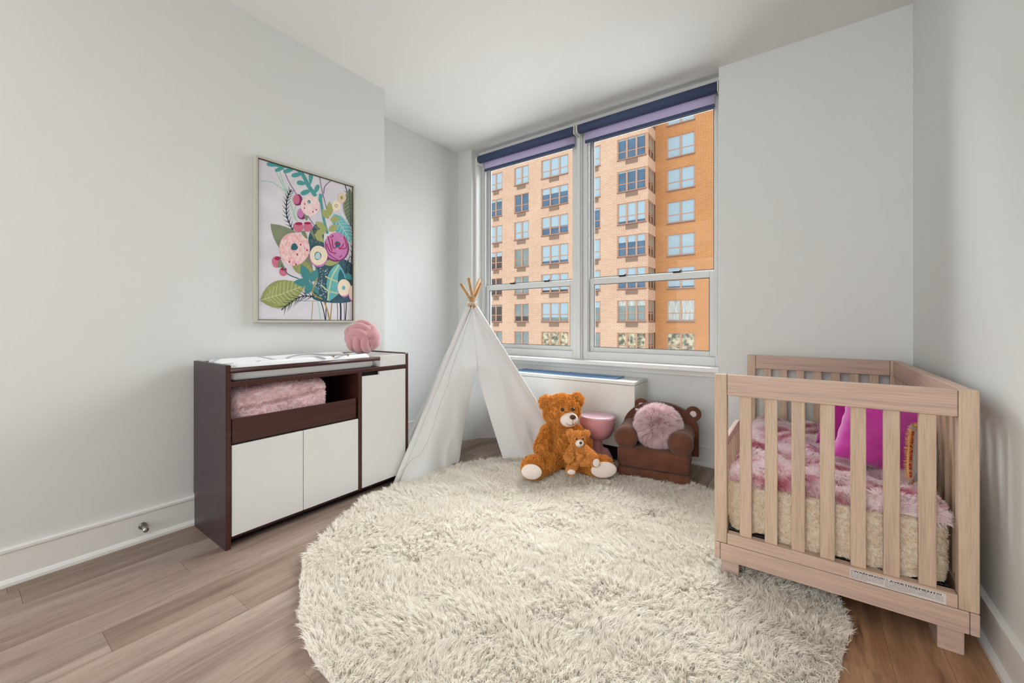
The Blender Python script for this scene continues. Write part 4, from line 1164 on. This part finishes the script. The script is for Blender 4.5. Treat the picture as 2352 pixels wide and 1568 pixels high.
# ------------------------------------------------------------------ pink stool
root = empty('side_table', 'dusty pink stool shaped like a seated figure with a bowl-shaped top', 'stool', (-1.227, 2.787, .012), YAW)
bm = bmesh.new(); prof = [(0, .19)]
for k in range(0, 15):
    a = k / 14 * pi / 2; prof.append((.036 + (.130 - .036) * math.sin(a) ** .85, .192 + .155 * (1 - math.cos(a))))
prof += [(.1305, .352), (.127, .357), (0, .357)]
lathe(bm, prof); bm_obj('bowl_top', bm, 'pinkplastic', root)
bm = bmesh.new(); lathe(bm, [(.126, .356), (.1265, .360), (.11, .364), (.06, .3665), (0, .367)]); bm_obj('seat_disc', bm, 'pinktop', root)['label'] = 'pale glossy pink top disc'
bm = bmesh.new()
for k in range(13):
    t_ = k / 12; z = .192 - t_ * .165; r = .034 + .052 * (t_ ** 1.4)
    ell(bm, (0, .0, z), (r, r, .02), sub=2)
ell(bm, (.0, .0, .05), (.092, .085, .05)); limb(bm, (.055, -.02, .10), (.075, -.055, .045), .032, .036); limb(bm, (-.055, -.02, .10), (-.070, -.055, .045), .032, .036)
limb(bm, (.078, -.055, .045), (.045, -.085, .026), .030, .024); limb(bm, (-.078, -.055, .045), (-.045, -.085, .026), .030, .024)
me = remesh(bm, .006, 8); link('figure_base', me, 'pinkplastic', root)

# ------------------------------------------------------------------ child's bear armchair
ca = math.radians(8.5)
root = empty('child_armchair', "child's brown plush armchair with bear ears beside the crib", 'armchair', (-.8045, 2.688, .012), ca)
bm = bmesh.new(); box(bm, -.228, .228, .0, .30, .0, .068, .018, 4); bm_obj('base_cushion', bm, 'chairbrown', root, True)
bm = bmesh.new(); box(bm, -.226, .226, .004, .30, .072, .205, .022, 4); bm_obj('seat', bm, 'chairbrown', root, True)
for s in (-1, 1):
    bm = bmesh.new()
    limb(bm, (s * .172, .065, .262), (s * .172, .255, .272), .079, .079, 8)
    ell(bm, (s * .172, .045, .262), (.081, .070, .081))
    box(bm, s * .168 - .055, s * .168 + .055, .02, .27, .195, .262, .02)
    me = remesh(bm, .008, 6); link('armrest', me, 'chairbrown', root)
def halfdisc(x, z0, w, h, n=40):
    P = [(x - w, z0)]
    for k in range(n + 1):
        a = pi - pi * k / n; P.append((x + w * math.cos(a), z0 + .17 + (h - .17) * math.sin(a)))
    P.append((x + w, z0)); return P
bm = bmesh.new(); prism(bm, halfdisc(.018, .125, .252, .350), 'y', .262, .312)
bmesh.ops.bevel(bm, geom=[e_ for e_ in bm.edges if len(e_.link_faces) == 2 and e_.calc_face_angle(0) > 1.2], offset=.014, segments=3, profile=.5, affect='EDGES')
bm_obj('backrest', bm, 'chairbrown', root)
for s in (-1, 1):
    bm = bmesh.new(); c = Vector((.234, .290, .412) if s > 0 else (-.118, .328, .432))
    tube(bm, [c + Vector((.036 * math.cos(t_ * .3142), 0, .036 * math.sin(t_ * .3142))) for t_ in range(20)], .0165, 12, closed=True)
    ell(bm, c + Vector((0, .008, 0)), (.042, .010, .042)); er = bm_obj('ear', bm, 'chairbrown', root, True)
    bm = bmesh.new(); ell(bm, c + Vector((-.002, -.002, 0)), (.026, .008, .028)); bm_obj('inner_ear', bm, 'earinner', er)['label'] = 'pale pink inner ear'
bm = bmesh.new(); box(bm, -.150, -.128, .2585, .2619, .405, .420, .001); bm_obj('care_tag', bm, 'paper', root)['label'] = 'white sewn label'

# fur cushion
bm = bmesh.new(); ell(bm, (0, 0, 0), (.118, .075, .112), sub=4)
me = bpy.data.meshes.new('t'); bm.to_mesh(me); bm.free()
fm = furred(me, 26000, .056, .0009, lean=.66, grav=(0, 0, -.2), seed=14, nf=10, nstr=.35, rand=.40, curl=.0012, lvar=.35, clump=20,
            swirl=lambda P: (P - np.array([-.03, 0, .03])) * np.array([1, 0, 1]) * 16)
o = link('fur_cushion', fm, 'furcush'); o.location = (-.798, 2.815, .350); o.rotation_euler = (math.radians(-12), 0, YAW * .7)
tag(o, 'round mauve pink long-fur cushion on the small brown armchair', 'cushion')

# ------------------------------------------------------------------ crib
root = empty('crib', 'washed natural wood crib with slatted ends at the right wall', 'crib', (.073, 2.48, 0))
ox, oy = .073, 2.48
def cb(name, q, m, bev=.003, par=root):
    bm = bmesh.new(); box(bm, q[0] - ox, q[1] - ox, q[2] - oy, q[3] - oy, q[4], q[5], bev); return bm_obj(name, bm, m, par)
X0, X1, Y0, Y1 = -.297, .443, 1.850, 3.112; ZT = .841
TH = .038
for y in (Y0, Y1 - TH):
    cb('corner_post', (X0, X0 + .046, y, y + TH, .153, ZT), 'crib_v', .004)
    cb('corner_post', (X1 - .046, X1, y, y + TH, .153, ZT), 'crib_v', .004)
    cb('top_rail', (X0 + .047, X1 - .047, y + .001, y + TH - .001, .756, ZT - .001), 'crib_h', .003)
    cb('bottom_rail', (X0 + .047, X1 - .047, y + .001, y + TH - .001, .153, .196), 'crib_h', .002)
    cb('base_rail', (X0 + .022, X1 - .022, y - .001, y + TH, .083, .152), 'crib_h', .003)
    for a, b in ((-.207, -.165), (-.121, -.079), (-.035, .007), (.051, .094), (.137, .179), (.223, .265), (.309, .351)):
        cb('slat', (a, b, y + .010, y + .028, .195, .757), 'crib_v', .003)
for x in (X0, X1 - TH * .6):
    pass
cb('side_base_rail', (X1 - .021, X1, Y0 - .001, Y1 + .0, .083, .152), 'crib_h', .003)
cb('side_base_rail', (X0, X0 + .021, Y0 - .001, Y1 + .0, .083, .152), 'crib_h', .003)
# long wall side
xa, xb = X1 - .034, X1 - .002
cb('top_rail', (xa, xb, Y0 + TH + .001, Y1 - TH - .001, .756, ZT - .001), 'crib_h')
cb('bottom_rail', (xa, xb, Y0 + TH + .001, Y1 - TH - .001, .153, .196), 'crib_h')
n_ = 13; span = (Y1 - TH) - (Y0 + TH)
for k in range(n_):
    c = Y0 + TH + span * (k + .62) / (n_ + .24)
    cb('slat', (xa + .008, xb - .008, c - .020, c + .020, .195, .757), 'crib_v')
# open side with low toddler guard
cb('bottom_rail', (X0 + .002, X0 + .030, Y0 + TH + .001, Y1 - TH - .001, .153, .196), 'crib_h')
g = cb('toddler_rail', (X0 + .006, X0 + .026, Y0 + TH + .001, 2.435, .505, .540), 'crib_h')
g2 = cb('lower_bar', (X0 + .006, X0 + .026, Y0 + TH + .001, 2.435, .197, .215), 'crib_h', .002, g)
for k in range(9):
    y = 1.925 + k * .058; cb('spindle', (X0 + .010, X0 + .022, y, y + .014, .215, .506), 'crib_v', .002, g)
cb('end_post', (X0 + .005, X0 + .027, 2.417, 2.436, .197, .541), 'crib_v', .002, g)
# mattress support
bm = bmesh.new()
for q in ((-.24, .38, 1.90, 1.925, .172, .197), (-.24, .38, 3.03, 3.055, .172, .197), (-.25, -.23, 1.90, 3.05, .172, .197), (.37, .39, 1.90, 3.05, .172, .197)):
    box(bm, q[0] - ox, q[1] - ox, q[2] - oy, q[3] - oy, q[4], q[5], .002)
for k in range(8): box(bm, -.24 - ox, .38 - ox, 2.0 + k * .13 - oy, 2.02 + k * .13 - oy, .175, .185)
bm_obj('mattress_support', bm, 'black', root)
for (a, b, y0_, y1_) in ((.354, .415, 1.872, 2.006), (-.272, -.211, 1.872, 2.006), (.354, .415, 2.956, 3.09), (-.272, -.211, 2.956, 3.09)):
    bm = bmesh.new(); prism(bm, [(y0_ - oy, .0), (y1_ - oy, .018) if False else (y1_ - oy - .004, 0), (y1_ - oy, .083), (y0_ - oy, .083)], 'x', a - ox, b - ox)
    bmesh.ops.bevel(bm, geom=list(bm.edges), offset=.003, segments=2, profile=.5, affect='EDGES')
    bm_obj('leg', bm, 'crib', root)
# warning sticker
def text(body, size, x, z, width=None, bold=0, par=None, y=1.8485, lines=1, sx=1.0, name='printed_text'):
    c = bpy.data.curves.new('t', 'FONT'); c.body = body; c.size = size; c.resolution_u = 2
    if width: pass
    o = bpy.data.objects.new('t', c); C.objects.link(o)
    dg = bpy.context.evaluated_depsgraph_get(); dg.update()
    me = bpy.data.meshes.new_from_object(o.evaluated_get(dg)); bpy.data.objects.remove(o); bpy.data.curves.remove(c)
    co = np.empty(len(me.vertices) * 3); me.vertices.foreach_get('co', co); co = co.reshape(-1, 3)
    w = co[:, 0].max() - co[:, 0].min(); s = (width / w) if width else sx
    co[:, 0] = (co[:, 0] - co[:, 0].min()) * s
    return me, co
st = None
bm = bmesh.new(); box(bm, .134 - ox, .370 - ox, 1.8496 - oy, 1.8508 - oy, .1560, .1900); st = bm_obj('warning_sticker', bm, 'paper', root); st['label'] = 'white bilingual warning sticker'
items = [("WARNING!!!", .0088, .1435, .1810, .080, 1), ("AVERTISSEMENT!!!", .0088, .2365, .1805, .122, 1)]
en = ["Infants can suffocate on soft bedding.", "Never add a pillow or comforter. Never", "place additional padding under an infant.", "See instruction manual envelope for", "additional warnings."]
fr2 = ["Les nourrissons peuvent s'étouffer avec des accessoires de", "literie souples. Ne jamais ajouter un oreiller ou un édredon.", "Ne jamais placer un coussin supplémentaire sous un", "nourrisson. Voir l'enveloppe du manuel d'instructions pour", "d'autres avertissements."]
for i, (a, b) in enumerate(zip(en, fr2)):
    z = .1766 - i * .0042
    items.append((a, .0040, .1365, z, .086 if i < 4 else .042, 0)); items.append((b, .0040, .2260, z, .138 if i < 4 else .055, 0))
allv = []; allf = []
for body, size, x, z, w, bold in items:
    me, co = text(body, size, x, z, w, bold)
    for sh in ((0, 0), (.00035, .00002), (.0007, .00004), (.0002, .00025), (.0006, .00027)) if bold else ((0, 0),):
        off = len(allv)
        for p in co: allv.append((x + p[0] + sh[0] - ox, 1.8492 - sh[0] * .1 - sh[1] * .2 - oy, z + p[1] + (sh[1] if sh[1] > .0001 else 0)))
        for p in me.polygons: allf.append([off + i for i in p.vertices])
    bpy.data.meshes.remove(me)
for cx in (.1395, .2305):
    i = len(allv); r1, r2 = .0042, .0029
    for r in (r1, r2):
        for a in (90, 210, 330): allv.append((cx + r * math.cos(math.radians(a)) - ox, 1.8492 - oy, .1838 + r * math.sin(math.radians(a))))
    for k in range(3): allf.append([i + k, i + (k + 1) % 3, i + 3 + (k + 1) % 3, i + 3 + k])
    i = len(allv)
    for a, b in ((-.0003, .1830), (.0003, .1830), (.0004, .1855), (-.0004, .1855)): allv.append((cx + a - ox, 1.8492 - oy, b))
    allf.append([i, i + 1, i + 2, i + 3])
me = bpy.data.meshes.new('lettering'); me.from_pydata(allv, [], allf); me.update()
link('lettering', me, 'ink', st)

# mattress, sherpa cover, pink fur throw
bm = bmesh.new(); box(bm, -.232, .372, 1.915, 3.045, .197, .352, .03, 4)
o = bm_obj('crib_mattress', bm, 'mattress', None, True); tag(o, 'cream crib mattress inside the wooden crib under the blankets', 'mattress')
def sherpa():
    bm = bmesh.new()
    # hanging skirt around the mattress (front, both sides, back) and a top sheet
    cx, cy, hx, hy = .070, 2.478, .315, .585
    def per(u):
        # rounded rectangle perimeter
        r = .05; segs = []
        L = [2 * (hx - r), pi / 2 * r, 2 * (hy - r), pi / 2 * r] * 2
        tot = sum(L); s = (u % 1) * tot
        c = [(-1, -1), (1, -1), (1, 1), (-1, 1)]
        dirs = [(1, 0), (0, 1), (-1, 0), (0, -1)]
        for k in range(4):
            a, b = L[2 * k], L[2 * k + 1]; d = dirs[k]; nn_ = (d[1], -d[0])
            st_ = (c[k][0] * hx - c[k][0] * abs(d[0]) * r, c[k][1] * hy - c[k][1] * abs(d[1]) * r)
            if s < a: return Vector((cx + st_[0] + d[0] * s, cy + st_[1] + d[1] * s, 0)), Vector((nn_[0], nn_[1], 0))
            s -= a
            if s < b:
                th = s / r; cc = (st_[0] + d[0] * a - nn_[0] * r, st_[1] + d[1] * a - nn_[1] * r)
                n2 = (nn_[0] * math.cos(th) + d[0] * math.sin(th), nn_[1] * math.cos(th) + d[1] * math.sin(th))
                return Vector((cx + cc[0] + n2[0] * r, cy + cc[1] + n2[1] * r, 0)), Vector((n2[0], n2[1], 0))
            s -= b
        return Vector((cx, cy, 0)), Vector((0, -1, 0))
    def fn(u, v):
        p, n_ = per(u)
        zb = .188 + .012 * math.sin(u * 90) + .02 * max(0, noise.noise(Vector((u * 24, 0, 0))))
        f1 = noise.noise(Vector((u * 30, v * 1.2, 3.0)))
        if v < .2:
            t_ = v / .2; out = .010 * math.sin(t_ * pi / 2); z = .385 + .010 * math.cos(t_ * pi / 2) - 0; p = p - n_ * .018 * (1 - t_)
        else:
            t_ = (v - .2) / .8; z = .385 + (zb - .385) * t_; out = .010 - .020 * max(0, t_ - .72) ** 1.0
        q_ = Vector((p.x * 62, p.y * 62, z * 62)); lump = noise.voronoi(q_)[0][0]
        fold = .012 * max(0, noise.noise(Vector((u * 26, v * .8, 7.0)))) * min(1, v * 2)
        return p + n_ * (out + .006 * f1 * (v) + fold - .015 * lump) + Vector((0, 0, z + .003 * noise.noise(Vector((u * 40, 0, 0)))))
    grid(bm, 640, 46, fn)
    def top(u, v): return Vector((cx + (u * 2 - 1) * (hx - .012), cy + (v * 2 - 1) * (hy - .012), .390))
    grid(bm, 8, 8, top, flip=False)
    me = bpy.data.meshes.new('t'); bmesh.ops.recalc_face_normals(bm, faces=bm.faces); bm.to_mesh(me); bm.free()
    # normals outward check
    v, t, nn = tri_data(me)
    c = v - np.array([cx, cy, .3]); 
    if (nn * c).sum() < 0: me.flip_normals()
    fm = furred(me, 42000, .0036, .0011, lean=.5, seed=6, nf=110, nstr=1.4, rand=1.2, grav=(0, 0, -.1), curl=.0014,
                keep=lambda c: ((c[:, 1] < 1.96) * 1.0 + (c[:, 0] < -.20) * .5 + .05) * (c[:, 2] < .3999))
    bpy.data.meshes.remove(me)
    o = link('sherpa_blanket', fm, 'sherpa'); tag(o, 'tan sherpa blanket hanging around the crib mattress', 'blanket')
sherpa()
def furthrow():
    bm = bmesh.new(); cx, cy = .070, 2.470
    def fn(u, v):
        a, b = u * 2 - 1, v * 2 - 1
        x = cx + a * .312; y = cy + b * .575
        ed = min(1, (1 - abs(a)) / .09, (1 - abs(b)) / .06); ed = max(0, ed)
        rid = .5 + .5 * math.sin(x * 26 + y * 11 + 3.0 * noise.noise(Vector((x * 5, y * 5, 0))))
        z = .402 + (.030 + .020 * rid + .014 * noise.noise(Vector((x * 11, y * 11, 2)))) * ed ** .5
        if a > .6 and b < -.5: z += .030 * min(1, (a - .6) / .3) * min(1, (-.5 - b) / .3) * ed ** .5
        return Vector((x + .006 * math.sin(y * 40), y + .006 * math.sin(x * 50), z))
    g_ = grid(bm, 90, 130, fn)
    rim = [g_[i][0] for i in range(91)] + [g_[90][j] for j in range(1, 131)] + [g_[i][130] for i in range(89, -1, -1)] + [g_[0][j] for j in range(129, 0, -1)]
    lowr = [bm.verts.new((v.co.x, v.co.y, .3995)) for v in rim]
    for i in range(len(rim)):
        j = (i + 1) % len(rim); f = bm.faces.new((rim[i], rim[j], lowr[j], lowr[i])); f.smooth = True
    bmesh.ops.recalc_face_normals(bm, faces=bm.faces)
    me = bpy.data.meshes.new('t'); bm.to_mesh(me); bm.free()
    v, t, nn = tri_data(me)
    if nn[:, 2].sum() < 0: me.flip_normals()
    fm = furred(me, 100000, .021, .0011, lean=.66, seed=8, nf=16, nstr=.9, grav=(-.2, -.6, -.3), rand=.6, curl=.001, clump=8)
    bpy.data.meshes.remove(me)
    o = link('fur_throw', fm, 'furpink'); tag(o, 'marbled pink and white fur throw spread over the crib mattress', 'throw')
furthrow()

def cushion(name, w, h, d, m, label, loc, rot, pinch=.10, seed=1):
    bm = bmesh.new(); n_ = 34
    def P(a, b, s):
        ax, bx_ = 1 - abs(a) ** 2.4, 1 - abs(b) ** 2.4
        th = d / 2 * (max(ax, 0) * max(bx_, 0)) ** .5
        k = 1 - pinch * (1 - abs(b) ** 2) * abs(a) ** 3; k2 = 1 - pinch * (1 - abs(a) ** 2) * abs(b) ** 3
        x = a * w / 2 * k; z = b * h / 2 * k2
        r = math.hypot(a, b) + 1e-6
        wrk = (.010 * noise.noise(Vector((a * 2, b * 2, seed + s))) + .0045 * math.sin(math.atan2(b, a) * 17 + 3 * noise.noise(Vector((a, b, seed)))) * min(1, r * r)) * min(1, th * 30)
        return Vector((x, s * (th + wrk), z))
    for s in (-1, 1): grid(bm, n_, n_, lambda u, v: P(u * 2 - 1, v * 2 - 1, s), flip=(s > 0))
    bmesh.ops.remove_doubles(bm, verts=bm.verts, dist=.0006)
    o = bm_obj(name, bm, m, None, True); o.location = loc; o.rotation_euler = rot
    if label: tag(o, label, 'cushion')
    return o
c1 = cushion('velvet_cushion', .33, .33, .15, 'velvet_m', 'bright magenta velvet cushion in front, tilted on the crib throw', (.272, 2.30, .583), (math.radians(-10), math.radians(20), math.radians(24)), seed=2)
c2 = cushion('velvet_cushion', .30, .30, .12, 'velvet_d', 'darker magenta velvet cushion standing behind the brighter one', (.205, 2.60, .585), (math.radians(-10), math.radians(4), math.radians(10)), seed=5)
# grey cushion with red and gold braid
g3 = cushion('trimmed_cushion', .26, .26, .11, 'greycloth', None, (.325, 2.215, .555), (math.radians(-14), math.radians(24), math.radians(70)), seed=8)
bpy.data.objects.remove(g3)
root = empty('trimmed_cushion', 'small grey cushion edged with red braid and gold fringe, right end of the crib', 'cushion', (.366, 2.135, .540), 0)
root.rotation_euler = (math.radians(-6), math.radians(20), math.radians(58))
g3 = cushion('cushion_body', .20, .22, .05, 'greycloth', None, (0, 0, 0), (0, 0, 0), seed=8); g3.parent = root
ring = []
for k in range(80):
    a = 2 * pi * k / 80; c_, s_ = math.cos(a), math.sin(a); q = 1 / (abs(c_) ** 4 + abs(s_) ** 4) ** .25
    ring.append(Vector((.100 * c_ * q * .97, 0, .110 * s_ * q * .97)))
bm = bmesh.new(); tube(bm, ring, .0085, 8, closed=True); bm_obj('red_braid', bm, 'redtrim', root, True)
bm = bmesh.new(); tube(bm, [p * 1.07 for p in ring], .0035, 6, closed=True)
me = bpy.data.meshes.new('t'); bm.to_mesh(me); bm.free()
fm = furred(me, 3500, .010, .0006, lean=.1, rand=.3); link('gold_fringe', fm, 'goldtrim', root)
